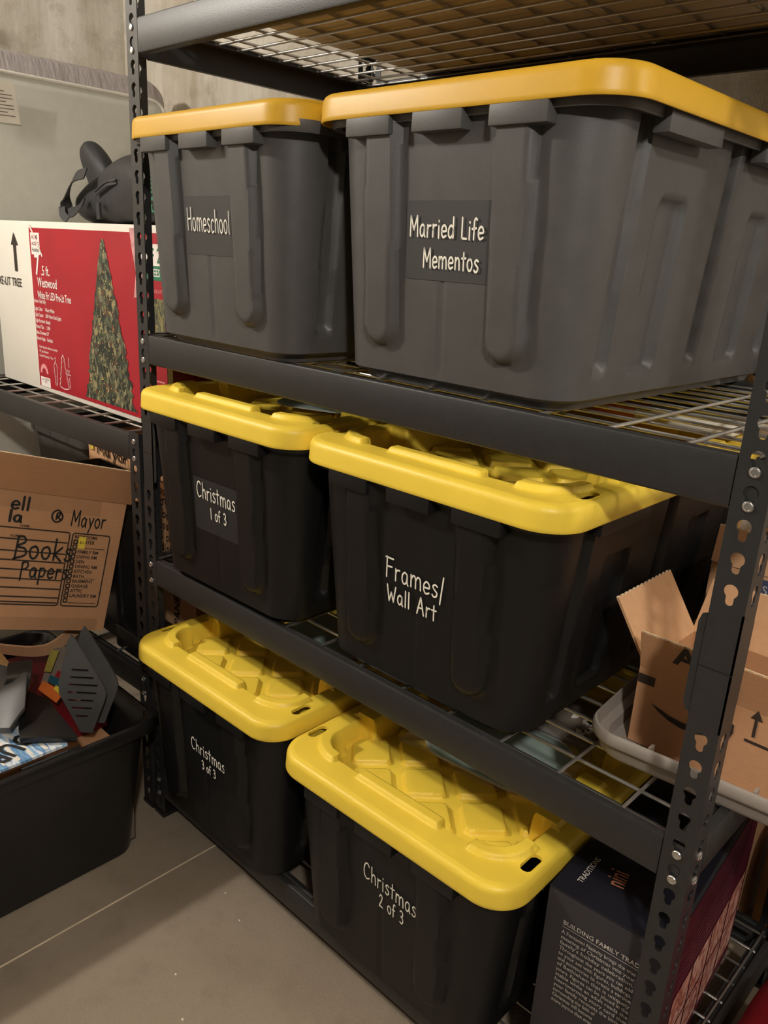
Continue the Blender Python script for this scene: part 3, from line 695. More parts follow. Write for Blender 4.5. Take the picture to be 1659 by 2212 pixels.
# black carry bag on the carton --------------------------------------
def blob(name, rings, m, parent, nseg=20, wob=0.0, seed=0, auto=None):
    """soft closed form lofted through elliptical rings: (centre, half a, half b, axis u, axis v)"""
    r_ = random.Random(seed); mb = MB(); R_ = []
    ph = [r_.uniform(0, 6.28) for _ in range(6)]
    for i, (c, a, b, u, v) in enumerate(rings):
        c, u, v = V3(*c), V3(*u), V3(*v); ring = []
        for j in range(nseg):
            t = 2*PI*j/nseg; ct, st = math.cos(t), math.sin(t); e = .75
            k = 1+wob*(math.sin(3*t+ph[0]+i*.9)+.6*math.sin(5*t+ph[1]-i*1.3))
            ring.append(c+u*a*k*math.copysign(abs(ct)**e, ct)+v*b*k*math.copysign(abs(st)**e, st))
        R_.append(ring)
    mb.loft(R_); o = mb.build(name, m, parent, True, smooth=True)
    sd = o.modifiers.new('s', 'SUBSURF'); sd.levels = 1; sd.render_levels = 2
    return o
gb = thing('carry_bag', 'slumped black nylon carry bag with green lettering lying on the tree carton', 'bag', (-.46, .30, 1.401))
BZ = 1.401
blob('body', [((-.66, .21, BZ+.030), .10, .028, Y, Z), ((-.62, .21, BZ+.052), .11, .050, Y, Z), ((-.54, .22, BZ+.068), .12, .066, Y, Z), ((-.45, .22, BZ+.090), .12, .086, Y, Z), ((-.38, .22, BZ+.092), .125, .088, Y, Z), ((-.30, .22, BZ+.088), .125, .084, Y, Z), ((-.225, .22, BZ+.084), .12, .080, Y, Z), ((-.165, .22, BZ+.070), .11, .062, Y, Z)], m_bag, gb, 24, .035, 2)
blob('end_flap', [((-.60, .19, BZ+.062), .050, .020, X, Y), ((-.625, .19, BZ+.105), .056, .026, V3(.8, 0, .6), Y), ((-.665, .19, BZ+.150), .052, .028, V3(.8, 0, .6), Y), ((-.705, .19, BZ+.190), .036, .026, V3(.8, 0, .6), Y), ((-.722, .19, BZ+.210), .016, .014, V3(.8, 0, .6), Y)], m_bag, gb, 18, .06, 5)
def strap(parent, P, wd, side, m=m_strap, T=.003, name='strap'):
    P = catmull([V3(*p) for p in P], 6); mb = MB(); R_ = []
    for i, p in enumerate(P):
        t = P[min(i+1, len(P)-1)]-P[max(i-1, 0)]; t /= np.linalg.norm(t); s_ = V3(*side); s_ = s_-t*(s_@t); s_ /= np.linalg.norm(s_); n = np.cross(t, s_)
        R_.append([p+s_*wd/2+n*T/2, p-s_*wd/2+n*T/2, p-s_*wd/2-n*T/2, p+s_*wd/2-n*T/2])
    return mb.loft(R_).build(name, m, parent, True, auto=40)
strap(gb, [(-.52, .082, BZ+.120), (-.568, .078, BZ+.112), (-.610, .080, BZ+.085), (-.636, .082, BZ+.055), (-.630, .084, BZ+.030), (-.590, .084, BZ+.030), (-.545, .085, BZ+.052)], .030, (.2, .5, 1))
strap(gb, [(-.645, .074, BZ+.042), (-.632, .070, BZ+.020), (-.612, .072, BZ+.008)], .020, (.2, .5, 1))
strap(gb, [(-.50, .094, BZ+.078), (-.44, .092, BZ+.098), (-.395, .096, BZ+.104)], .004, (0, .2, 1), m_metal, .004, 'zip')
strap(gb, [(-.50, .096, BZ+.070), (-.44, .094, BZ+.090), (-.395, .098, BZ+.096)], .004, (0, .2, 1), m_metal, .004, 'zip')
MB().box((-.490, .090, BZ+.012), (-.474, .096, BZ+.052)).build('strap_keeper', m_strap, gb, True)
hg = printed('lettering', 'GARRETT', .036, (-.203, .108, BZ+.030), V3(-.10, .0, 1), V3(-1, 0, -.10), m_green, gb, .60, .02, .012)
printed('lettering', 'DETECTORS', .016, (-.184, .112, BZ+.040), V3(-.13, .0, 1), V3(-1, 0, -.13), mat('dark_green_ink', srgb(34, 66, 54), .6), gb, .72, 0, .012)
for c_ in gb.children: c_.location.y += .085
# mattress leaning by the left wall -----------------------------------
mt = thing('folding_mattress', 'pale grey mattress pad with satin grey border standing on edge against concrete wall', 'mattress', (-1.13, .38, 0))
MX, MT_ = -1.03, .13
def mring(x, ins, y0=-.35, y1=.735, z1=1.868, r=.07):
    a, b = (y1-y0)/2-ins, z1/2-ins; return [(x, (y0+y1)/2+p[0], z1/2+p[1]) for p in rrect(a, b, max(r-ins, .012), 8, 0, .05)]
def pring(x, ins): return mring(x, ins, -.32, .712, 1.802, .05)
MB().loft([mring(MX-MT_, .020), mring(MX-MT_+.02, .0), mring(MX-.050, -.002), mring(MX-.020, .012), pring(MX-.002, .0)], True, True).build('border', m_matd, mt, True, smooth=True)
MB().loft([pring(MX-.004, .0), pring(MX+.004, .006), pring(MX+.010, .035)], False, True).build('front_panel', m_matf, mt, True, auto=50)
pr = pring(MX+.003, .0); MB().tube(pr+[pr[0]], .006, 8, False).build('piping', m_pipe, mt, True, smooth=True)
tg = [(MX+.012, .10, 1.775), (MX+.012, .210, 1.780), (MX+.030, .232, 1.680), (MX+.028, .10, 1.668)]
rect2d('care_tag', -.10, 0, 0, .108, (MX+.022, .222, 1.668), V3(.01, 1, .03), V3(0, -.1, 1), m_paper, mt, .002)
for i in range(8): rect2d('tag_print', -.085, .018+.009*i, -.012-.02*(i % 3 == 1), .0205+.009*i, (MX+.022, .222, 1.668), V3(.01, 1, .03), V3(0, -.1, 1), m_greyc, mt, .003)
# moving carton and slate bin inside the low unit -----------------------
mc = thing('moving_carton', 'kraft moving carton with marker list inside the low shelf, behind the post', 'box', (-.29, .33, .376))
carton(mc, (-.548, .145, .377), (.520, 0, 0), (0, .36, 0), (0, 0, .478), m_card2)
rect2d('sticker', -.530, .812, -.512, .848, (0, .145, 0), X, Z, m_yel, mc, .003)
hand('lettering', 'Ma', .034, .0035, (-.492, .145, .808), X, Z, m_black, mc, .07, .003); hand('lettering', 'yor', .030, .0035, (-.41, .145, .808), X, Z, m_black, mc, .08, .003)
for i, (t_, wd) in enumerate((('China', .10), ('pans, &', .10), ("DVD's", .09), ('(bag)', .08), ('Space Set', .11), ('& plates', .10), ('dishes', .09))):
    hand('lettering', t_, .022, .0026, (-.178, .145, .800-.030*i), X, Z, m_black, mc, wd, .003)
printed('lettering', 'PANELS', .026, (-.098, .145, .430), Z, -X, m_black, mc, .9, .01, .003)
sb = thing('slate_bin', 'slate grey plastic bin inside the low shelf beside the moving carton', 'bin', (-.74, .33, .376))
MB().loft([[(x-.745, y+.33, z) for x, y, z in rrect(a, b, .03, 6, zz)] for a, b, zz in ((.15, .16, .377), (.170, .18, .80), (.182, .192, .80), (.182, .192, .83), (.172, .182, .83), (.145, .155, .39))], True, True).build('body', m_gbin, sb, True, auto=40)
kb = thing('dark_gap_crate', 'added black crate darkening the gap in the low shelf before the moving carton', 'crate', (-.33, .08, .376))  # added black form that fills the dark void beside the tilted carton
MB().loft([[(x-.335, y+.083, z) for x, y, z in rrect(a, b, .014, 6, zz)] for a, b, zz in ((.115, .040, .377), (.128, .048, .775), (.134, .054, .775), (.134, .054, .80), (.128, .048, .80), (.105, .032, .39))], True, True).build('body', m_dkbin, kb, True, auto=40)
tag(MB().box((-.205, .020, .3765), (-.030, .130, .440)).build('dark_deck_filler', m_dkbin, None, bevel=.008), 'added flat black box darkening the low deck behind the floor bin', 'case')  # added to cover the bright deck and keep this gap black
# ------------------------------------------------------------------ open bin on the floor with its contents
bn = thing('open_bin', 'black plastic bin on the floor overflowing with books, without a lid', 'bin', (-.16, -.46, 0))
BA, BB, BR = .300, .405, .045
def bring(ins, z, r=BR): return [(x-.16, y-.46, z) for x, y, z in rrect(BA-ins, BB-ins, max(r, .01), 8, 0)] if False else [(p[0]-.16, p[1]-.46, z) for p in rrect(BA-ins, BB-ins, max(r, .01), 8, 0)]
MB().loft([bring(.062, 0, .04), bring(.050, .006, .045), bring(.020, .325), bring(.002, .330), bring(0, .336), bring(0, .352), bring(.003, .358), bring(.010, .360), bring(.016, .356), bring(.020, .340), bring(.030, .330), bring(.068, .012, .03)], True, True).build('body', m_dkbin, bn, True, auto=45)
for sg in (-1, 1):
    y_ = -.46+sg*(BB-.004); MB().box((-.26, y_-.012, .318), (-.06, y_+.014, .336)).build('handle', m_dkbin, bn, True, bevel=.004)
MB().box((.105, -.085, .358), (.130, -.058, .372)).build('latch_lug', m_dkbin, bn, True, bevel=.003)
MB().box((.121, -.36, .3585), (.127, -.24, .3615)).build('rim_groove', m_metal, bn, True)
def item(name, label, cat, mb, m, group=None, bevel=.002, auto=None):
    o = mb.build(name, m, None, bevel=bevel, auto=auto); return tag(o, label, cat, group)
# layers of books filling the bin
for i, (x0, y0, x1, y1, z0, z1, m, lb) in enumerate(((-.37, -.80, .075, -.10, .02, .15, m_greyc, 'grey board box at the bottom of the floor bin'), (-.36, -.78, .08, -.12, .151, .28, m_card, 'kraft box lying flat in the floor bin'), (-.38, -.80, -.02, -.105, .281, .335, m_dred, 'dark red bound book pile lying in the floor bin'))):
    item('packed_box' if i < 2 else 'bound_book', lb, 'box' if i < 2 else 'book', MB().box((x0, y0, z0), (x1, y1, z1)), m)
# blue magazine
mg = thing('magazine', 'blue and white magazine lying on top of the floor bin', 'magazine', (.03, -.33, .335))
mu, mv, mo = V3(1, -.02, 0), V3(0, -1, 0), V3(-.090, -.258, .372)
MB().obox((-.090, -.258, .366), mu*.206, mv*.28, (0, 0, .006)).build('pages', m_blue, mg, True)
def mgp(x, y): return mo+mu*x+mv*y
def clipseg(P): return [(min(max(x, .004), .196), min(max(y, .004), .276)) for x, y in P]
for k in range(9):
    y0 = .012+.028*k; P = [(.004, y0+.030), (.06, y0+.022), (.12, y0+.006), (.196, y0-.004+.004)]
    v, f = ribbon([V3(*p) for p in clipseg(catmull([V3(*p) for p in P], 4))], .005+.003*(k % 2)); mk('white_streak', [tuple(mgp(*p)+V3(0, 0, .0008)) for p in v], f, m_paper, mg, False, True)
printed('lettering', 'OUR', .050, mgp(.108, .052), V3(.40, -.92, 0), V3(.92, .40, 0), m_black, mg, .70, .025, .0016)
for k in range(4): printed('lettering', 'CENTER EQUAL LE', .010, mgp(.012+.026*k, .06+.012*k), V3(.40, -.92, 0), V3(.92, .40, 0), m_black, mg, .7, .005, .0014)
# slatted diamond organiser, two plates
sl = thing('slatted_divider', 'pair of grey plastic diamond plates with slots standing in the floor bin', 'divider', (.06, -.18, .335))
def diamond(off, nm, slots):
    pts = [(-.014, .335), (.012, .335), (.046, .425), (.047, .440), (.040, .46), (-.014, .566), (-.020, .571), (-.026, .566), (-.054, .455), (-.055, .430)]
    # plate in local (s, z): s along tilted direction facing the camera
    du = V3(.72, .69, 0); C0 = V3(.052, -.190, 0)+off; nrm = V3(.69, -.72, 0)
    def W3(p, d=0): return C0+du*p[0]+V3(0, 0, p[1])+nrm*d
    mb = MB()
    zs_ = sorted(set([.335, .571]+[z for s_ in slots for z in (s_[0], s_[0]+.006)]))
    def span(z):
        xs_ = []
        for i in range(len(pts)):
            (a, za), (b, zb) = pts[i], pts[(i+1) % len(pts)]
            if (za-z)*(zb-z) <= 0 and abs(za-zb) > 1e-9: xs_.append(a+(b-a)*(z-za)/(zb-za))
        return (min(xs_), max(xs_)) if xs_ else (-.02, -.019)
    zz = list(zs_); fine = []
    for a, b in zip(zz[:-1], zz[1:]):
        k = max(1, int((b-a)/.012)); fine += [a+(b-a)*i/k for i in range(k)]
    fine.append(zz[-1])
    for a, b in zip(fine[:-1], fine[1:]):
        mid = (a+b)/2; sl_ = [s_ for s_ in slots if s_[0] <= mid <= s_[0]+.006]
        (l0, r0), (l1, r1) = span(a), span(b)
        segs = [((l0, r0), (l1, r1))] if not sl_ else [((l0, sl_[0][1]), (l1, sl_[0][1])), ((sl_[0][2], r0), (sl_[0][2], r1))]
        for (a0, a1), (b0, b1) in segs:
            q = [W3((a0, a)), W3((a1, a)), W3((b1, b)), W3((b0, b))]; q2 = [p-nrm*.004 for p in q]; mb.loft([q, q2])
    return mb.build(nm, m_slat, sl, True)
slots = [(.372, -.022, .004), (.392, -.030, .014), (.411, -.036, .018), (.430, -.036, .026), (.449, -.032, .030), (.467, -.028, .022), (.485, -.024, .012)]
diamond(V3(0, 0, 0), 'plate', slots); diamond(V3(-.012, .035, .004), 'plate', [])
# black angled holder with grey slab
hd = thing('black_holder', 'black plastic angled holder lying across the magazine in the floor bin', 'holder', (.0, -.28, .37))
prof = [(-.13, -.255), (-.05, -.228), (.020, -.236), (.128, -.246), (.060, -.335), (.020, -.322)]
MB().loft([[(x, y, .374) for x, y in prof], [(x+.004, y, .392) for x, y in prof]]).build('plate', m_dkbin, hd, True, bevel=.003)
strap(hd, [(-.10, -.30, .385), (-.06, -.285, .44), (-.10, -.26, .47)], .05, (.7, .7, 0), m_dkbin, .006, 'lip')
slb = MB().loft([[(x, y, z) for x, y, z in ((-.235, -.315, .452), (-.060, -.262, .462), (.010, -.300, .425), (.022, -.320, .418), (.040, -.345, .408), (.020, -.362, .404), (-.12, -.385, .42))], [(x, y, z-.010) for x, y, z in ((-.235, -.315, .452), (-.060, -.262, .462), (.010, -.300, .425), (.022, -.320, .418), (.040, -.345, .408), (.020, -.362, .404), (-.12, -.385, .42))]])
tag(slb.build('scuffed_slab', m_slat, None, bevel=.003), 'scuffed grey plastic slab resting on the black holder', 'slab')
# cards and papers
cards = thing('picture_card', 'orange, teal and red printed card tucked in the floor bin', 'card', (-.09, -.19, .375))
def quad(nm, P, m, parent, T=.0015): return MB().loft([[V3(*p) for p in P], [V3(*p)-V3(0, 0, T) for p in P]]).build(nm, m, parent, True)
quad('orange_panel', [(-.112, -.222, .382), (-.135, -.200, .386), (-.060, -.185, .384), (-.038, -.214, .378)], m_orange, cards)
quad('teal_panel', [(-.118, -.196, .390), (-.136, -.182, .394), (-.064, -.166, .392), (-.052, -.182, .386)], m_tealb, cards)
quad('red_panel', [(-.120, -.178, .398), (-.134, -.162, .402), (-.070, -.150, .400), (-.062, -.166, .392)], m_rcard, cards)
quad('yellow_tag', [(-.080, -.200, .3875), (-.090, -.190, .390), (-.056, -.184, .388), (-.046, -.198, .385)], m_yel, cards)
tag(quad('folded_paper', [(-.150, -.200, .372), (-.185, -.150, .43), (-.150, -.125, .445), (-.110, -.175, .385)], m_greyc, None), 'grey folded paper sticking up behind the printed card', 'paper')
tag(quad('olive_slip', [(-.150, -.190, .400), (-.170, -.162, .438), (-.152, -.150, .440), (-.130, -.182, .405)], m_olive, None), 'olive paper slip beside the grey folded paper', 'paper')
tag(quad('torn_photo', [(-.075, -.175, .36), (-.105, -.120, .435), (-.060, -.105, .425), (-.030, -.155, .36)], m_pics, None), 'torn brown photograph standing behind the slatted plates', 'photograph')
strap_o = strap(None, [(-.42, -.30, .415), (-.30, -.215, .405), (-.22, -.150, .415), (-.20, -.085, .455)], .035, (.3, -.3, 1), m_card2, .005, 'bent_board'); tag(strap_o, 'bent kraft board strip under the tilted moving carton', 'cardboard')
strap_o = strap(None, [(-.46, -.27, .45), (-.36, -.19, .445), (-.29, -.10, .46)], .040, (.3, -.3, 1), m_greyc, .005, 'bent_board'); tag(strap_o, 'bent grey board strip above the kraft strip, under the carton', 'cardboard')
wf = thing('wooden_frame', 'small pale wooden frame corner lying in the floor bin', 'frame', (-.19, -.26, .40))
MB().obox((-.290, -.262, .402), (.150, -.012, -.004), (.012, .024, .002), (0, 0, .016)).build('rail', m_wood, wf, True, bevel=.002)
MB().obox((-.155, -.270, .396), (.020, .016, 0), (.004, .03, -.004), (0, 0, .014)).build('rail', m_wood, wf, True, bevel=.002)
# tilted moving carton resting on the bin ------------------------------
bk = thing('moving_carton', 'kraft moving carton marked Books Papers, tilted, resting on the floor bin', 'box', (-.20, -.25, .45))
BD1 = V3(.116, .955, -.272); BN = V3(.993, -.12, 0); BD3 = V3(-.03, .262, .965); BD3 /= np.linalg.norm(BD3)
BN = np.cross(BD1, BD3); BN /= np.linalg.norm(BN)
BO = V3(-.15, -.04, .457); BL, BH_, BDp = .50, .32, .30
carton(bk, BO-BD1*BL-BN*BDp, BD1*BL, BN*BDp, BD3*BH_, m_card, open_top=True)
def BP(s, d, e=0): return BO-BD1*s+BD3*d+BN*e     # s from the right-hand edge, d up from the bottom
fd = BN*.062+BD3*.085; flap(bk, BP(BL+.0, BH_), BD1*(BL+.01), fd, m_card)
fd2 = BD1*.12+BD3*.03; flap(bk, BP(0, BH_, -BDp), BN*BDp, fd2, m_card, )
rt, up = BD1, BD3
def bline(x0, y0, x1, y1, wd=.0032):
    v, f = ribbon([V3(x0, y0), V3(x1, y1)], wd); plane_put('rule', v, f, BO, rt, up, m_dink, bk, .0012)
def bframe(nm, x0, y0, x1, y1, r=.006):
    P = [V3(p[0]+(x0+x1)/2, p[1]+(y0+y1)/2) for p in rrect((x1-x0)/2, (y1-y0)/2, r, 4)]; v, f = ribbon(P+[P[0]], .003); plane_put(nm, v, f, BO, rt, up, m_dink, bk, .0012)
bframe('form_frame', -.42, .060, -.122, .235); bframe('room_list_frame', -.115, .060, -.026, .235)
for k, zz in enumerate((.210, .183, .162, .141, .120, .099, .078, .066)): bline(-.42, zz, -.125, zz)
for k, t_ in enumerate(('BEDROOMS', '  MASTER', '', 'FAMILY RM', 'LIVING RM', 'DEN', 'DINING RM', 'KITCHEN', 'BATH_____', 'BASEMENT', 'GARAGE', 'ATTIC', 'LAUNDRY RM', '')):
    zz = .2235-.0118*k
    if k: bframe('tick_box', -.110, zz-.001, -.102, zz+.007, .001)
    if t_: printed('lettering', t_.strip(), .0078, BO, rt, up, m_dink, bk, .92, .022, .0012).data.transform(Matrix.Translation(tuple(rt*(-.098 if k else -.110)+up*zz)))
bline(-.098, .201, -.034, .201, .0015); bline(-.098, .068, -.034, .068, .0015)
printed('lettering', 'NAME', .006, BO+rt*-.235+up*.238, rt, up, m_dink, bk, .9, .01, .0012); printed('lettering', 'NUMBER', .006, BO+rt*-.252+up*.214, rt, up, m_dink, bk, .9, .01, .0012)
hand('lettering', 'Books', .048, .0050, BO+rt*-.240+up*.168, rt, up, m_black, bk, .132, .0018)
hand('lettering', 'Papers', .038, .0046, BO+rt*-.218+up*.124, rt, up, m_black, bk, .108, .0018)
hand('lettering', 'Mayor', .036, .0042, BO+rt*-.125+up*.252, rt, up, m_black, bk, .082, .0018)
hand('lettering', 'Nice'.replace('N', 'D'), .034, .0048, BO+rt*-.300+up*.268, rt, up, m_black, bk, .07, .0018) if False else None
hand('lettering', 'ell', .030, .0045, BO+rt*-.262+up*.276, rt, up, m_black, bk, .040, .0018); hand('lettering', 'la', .026, .0045, BO+rt*-.262+up*.248, rt, up, m_black, bk, .030, .0018)
hand('lettering', '@', .030, .0038, BO+rt*-.172+up*.256, rt, up, m_black, bk, .028, .0018)
rect2d('sticker', -.100, .200, -.083, .228, BO, rt, up, m_yel, bk, .0024); printed('lettering', '011', .006, BO+rt*-.097+up*.211, rt, up, m_dink, bk, .9, .02, .003)
m_tapeb = mat('brown_tape', srgb(176, 132, 98), .25, 0, .06, 12, .1, 40)
rect2d('packing_tape', -.42, .280, -.06, .318, BO, rt, up, m_tapeb, bk, .0009); rect2d('packing_tape', -.40, .003, -.02, .030, BO, rt, up, m_tapeb, bk, .0009)
# ------------------------------------------------------------------ tray with open shipping carton
tr = thing('grey_tray', 'grey plastic tote lid turned up as a tray on the wire deck', 'tray', (1.30, .25, D2))
TA, TB2, TRZ = .245, .165, math.radians(5)
def tring(ins, z, r=.05):
    c, s_ = math.cos(TRZ), math.sin(TRZ)
    return [(1.296+p[0]*c-p[1]*s_, .268+p[0]*s_+p[1]*c, z) for p in rrect(TA-ins, TB2-ins, max(r-ins*.5, .012), 8)]
MB().loft([tring(.016, D2+.001), tring(.012, D2+.006), tring(.009, D2+.026), tring(.002, D2+.027), tring(0, D2+.030), tring(0, D2+.043), tring(.002, D2+.046), tring(.005, D2+.046), tring(.010, D2+.030), tring(.022, D2+.026), tring(.026, D2+.010), tring(.04, D2+.008)], True, True).build('shell', m_tray, tr, True, auto=40)
for k, (xx, yy) in enumerate(((1.16, .107), (1.30, .119), (1.066, .24))):
    if k < 2: MB().box((xx, yy-.003, D2+.010), (xx+.004, yy+.010, D2+.043)).build('rim_rib', m_tray, tr, True)
MB().box((1.085, .235, D2+.009), (1.089, .262, D2+.034)).build('rim_rib', m_tray, tr, True)
az = thing('shipping_carton', 'open kraft shipping carton with a smile arrow standing in the grey tray', 'box', (1.28, .25, D2+.009))
AX0, AX1, AY0, AY1, AZ0, AZ1 = 1.108, 1.44, .153, .335, D2+.010, .822
carton(az, (AX0, AY0, AZ0), (AX1-AX0, 0, 0), (0, AY1-AY0, 0), (0, 0, AZ1-AZ0), m_card, open_top=True)
flap(az, (AX0, AY0+.004, AZ1), (AX1-AX0, 0, 0), (0, -.016, .060), m_card)
flap(az, (AX0+.004, AY1, AZ1), (0, AY0-AY1+.01, 0), (-.057, 0, .086), m_card2)
flap(az, (AX1, AY1-.004, AZ1), (AX0-AX1, 0, 0), (0, .05, .075), m_card2)
AP = lambda x, z: (x, z)
plane_put('smile_arc', [(1.134, .772), (1.146, .764), (1.162, .757), (1.180, .7535), (1.200, .754), (1.220, .760), (1.238, .771), (1.236, .776), (1.220, .769), (1.200, .7635), (1.180, .763), (1.162, .7645), (1.146, .769)], [(0, 1, 12), (1, 2, 11, 12), (2, 3, 10, 11), (3, 4, 9, 10), (4, 5, 8, 9), (5, 6, 7, 8)], (0, AY0, 0), X, Z, m_dink, az, .0012)
v_, f_ = ribbon([V3(1.226, .787), V3(1.238, .793), V3(1.248, .790), V3(1.248, .780), V3(1.244, .770)], .006); plane_put('smile_tip', v_, f_, (0, AY0, 0), X, Z, m_dink, az, .0012)
printed('lettering', 'A', .030, (1.158, AY0-.0065, .852-.001), X, V3(0, -.26, .96), m_dink, az, 1.15, .03, .002)
rect2d('black_mark', AX0+.001, .798, AX0+.026, .812, (0, AY0, 0), X, Z, m_dink, az, .0012)
for k in range(2):
    x0 = 1.276+.024*k; plane_put('up_arrow', [(x0-.002, .786), (x0+.002, .786), (x0+.002, .812), (x0+.008, .812), (x0, .826), (x0-.008, .812), (x0-.002, .812)], [tuple(range(7))], (0, AY0, 0), X, Z, m_dink, az, .0012)
rect2d('up_arrow_bar', 1.266, .776, 1.312, .780, (0, AY0, 0), X, Z, m_dink, az, .0012)
tag(MB().obox((1.15, .165, D2+.016), (.17, .0, .10), (0, .14, 0), (-.006, 0, .012)).build('leaning_booklet', m_paper, None, bevel=.002), 'white booklet leaning inside the open shipping carton', 'booklet')
# cartons behind
c2 = thing('taped_carton', 'kraft carton sealed with glossy tape behind the shipping carton', 'box', (1.27, .54, D2))
carton(c2, (1.076, .448, D2+.001), (.38, 0, 0), (0, .170, 0), (0, 0, .213), m_card2)
flap(c2, (1.076, .450, D2+.214), (.38, 0, 0), (0, .012, .062), m_card2)
rect2d('glossy_tape', .08, .02, .38, .150, (1.076, .448, D2), X, Z, mat('glossy_tape', srgb(196, 150, 108), .18, 0, .08, 8, .1, 20), c2, .002)
rect2d('blue_label', .080, .172, .26, .208, (1.076, .448, D2), X, Z, mat('blue_grey_label', srgb(74, 82, 112), .5), c2, .0024)
hand('lettering', 'Smooth', .014, .0014, (1.165, .448, D2+.184), X, Z, m_paper, c2, .06, .0036)
c3 = thing('tall_carton', 'tall plain kraft carton standing between the shelving and the wall', 'box', (1.13, .74, 0))
carton(c3, (1.082, .668, .001), (.10, 0, 0), (0, .132, 0), (0, 0, .912), m_card2)
fb = thing('foam_board', 'white foam board standing against the wall behind the shelving', 'board', (1.12, .82, .914))
MB().box((.93, .806, .001), (1.36, .822, 1.42)).build('sheet', m_white, fb, True, bevel=.002)
st = MB().box((.962, .780, .001), (.998, .804, 1.55)).build('pine_batten', m_wood, None, bevel=.002); tag(st, 'pine batten standing on the floor before the foam board', 'batten')
cb = thing('camouflage_bag', 'camouflage cloth bag with black strap hanging behind the steel post', 'bag', (1.06, .764, 1.2))
blob('body', [((1.065, .764, 1.205), .020, .016, X, Y), ((1.060, .764, 1.225), .045, .030, X, Y), ((1.055, .764, 1.27), .062, .038, X, Y), ((1.062, .764, 1.32), .066, .040, X, Y), ((1.070, .764, 1.36), .055, .034, X, Y), ((1.078, .764, 1.40), .036, .024, X, Y), ((1.085, .764, 1.43), .012, .010, X, Y)], m_camo, cb, 20, .05, 4)
strap(cb, [(1.005, .715, 1.285), (.985, .705, 1.245), (.984, .702, 1.215), (1.000, .70, 1.192), (1.030, .70, 1.188), (1.050, .705, 1.215)], .030, (0, 1, .1), m_strap, .016)
for c_ in cb.children: c_.location.x += .018
# cartons lying on the top deck ------------------------------------------
D4 = DECK[4]
for k, (x0, x1, lb) in enumerate(((.190, .735, 'wide kraft carton on the top deck above the Homeschool tote'), (.742, 1.262, 'wide kraft carton on the top deck above the Mementos tote'))):
    t_ = thing('top_carton', lb, 'box', ((x0+x1)/2, .33, D4))
    carton(t_, (x0, .022, D4+.0005), (x1-x0, 0, 0), (0, .62, 0), (0, 0, .30), mat('grey_chipboard', srgb(216, 210, 202), .85, 0, .06, 14))
    rect2d('bottom_tape', x0+.01, .30, x1-.01, .37, (0, 0, D4), X, -Y, m_tapeb, t_, .001) if False else None
# ------------------------------------------------------------------ nativity carton on the bottom deck
nb = thing('display_carton', 'dark navy and burgundy gift carton with cream paragraph on the bottom deck', 'box', (1.16, .25, D1))
NX0, NX1, NY0, NY1, NZ0, NZ1 = 1.062, 1.243, .010, .485, D1+.0008, .484
MB().box((NX0, NY0, NZ0), (NX1, NY1, NZ1-.004)).build('body', m_navym, nb, True, bevel=.003)
MB().box((NX0, NY0+.001, NZ1-.0035), (NX1-.004, NY1, NZ1)).build('lid_flap', m_navy, nb, True, bevel=.001)
rect2d('burgundy_side', .002, .002, NY1-NY0-.002, NZ1-NZ0-.006, (NX1, NY0, NZ0), Y, Z, m_burg, nb, .0008)
NP = dict(ex=X, ey=Z)
printed('lettering', 'BUILDING FAMILY TRADITIONS', .0078, (1.092, NY0, .431), X, Z, m_cream, nb, .98, .006, .0012)
rect2d('underline', 1.092, .4265, 1.212, .4273, (0, NY0, 0), X, Z, m_cream, nb, .0012)
para = ['A Fontanini Nativity brings the true', 'meaning of Christmas into your', "family's holiday celebration.", 'Throughout the years you can add', 'to your set with figures, buildings,', 'and accessories to create a version', 'of Bethlehem that is uniquely', 'yours. Figures can be placed in the', 'stable while an adult reads the', 'heartwarming story card that', 'your family recounts the birth of', 'surrounding the faith of', 'Christmas will become', 'more joyous than ever']
for i, t_ in enumerate(para):
    v, f = text2d(t_, .0066, .9, .004); mx = max(p[0] for p in v); v = [(p[0]*(.116/mx if len(t_) > 26 else .116/mx if i < 10 else .85), p[1]) for p in v]
    plane_put('lettering', v, f, (1.092, NY0, .4145-.0101*i), X, Z, m_cream, nb, .0012)
printed('lettering', 'Fontanini', .032, (1.196, .150, NZ1), V3(0, -1, 0), V3(1, 0, 0), m_gold, nb, .5, .004, .0012) if False else printed('lettering', 'nini', .030, (1.150, .075, NZ1), V3(-.15, 1, 0), V3(-1, -.15, 0), m_gold, nb, .6, .006, .0012)
printed('lettering', 'TRADITIONS', .009, (1.098, .045, NZ1), V3(.0, 1, 0), V3(-1, 0, 0), m_cream, nb, .9, .004, .0012)
for r_, (z0, z1) in enumerate(((.238, .318), (.150, .232))):
    for k in range(4):
        y0 = .100+.094*k; rect2d('photo_print', y0+.0, z0, y0+.086, z1, (NX1, 0, 0), Y, Z, m_pics, nb, .0016)
for i in range(7): rect2d('fine_print', .09+.012*(i % 3), .334+.0115*i, .36-.02*(i % 2), .3364+.0115*i, (NX1, 0, 0), Y, Z, m_pink if False else mat('dim_print', srgb(140, 74, 84), .5), nb, .0016)
nb.rotation_euler = (0, 0, math.radians(4.5)); nb.location.x -= .003; nb.location.y += .030
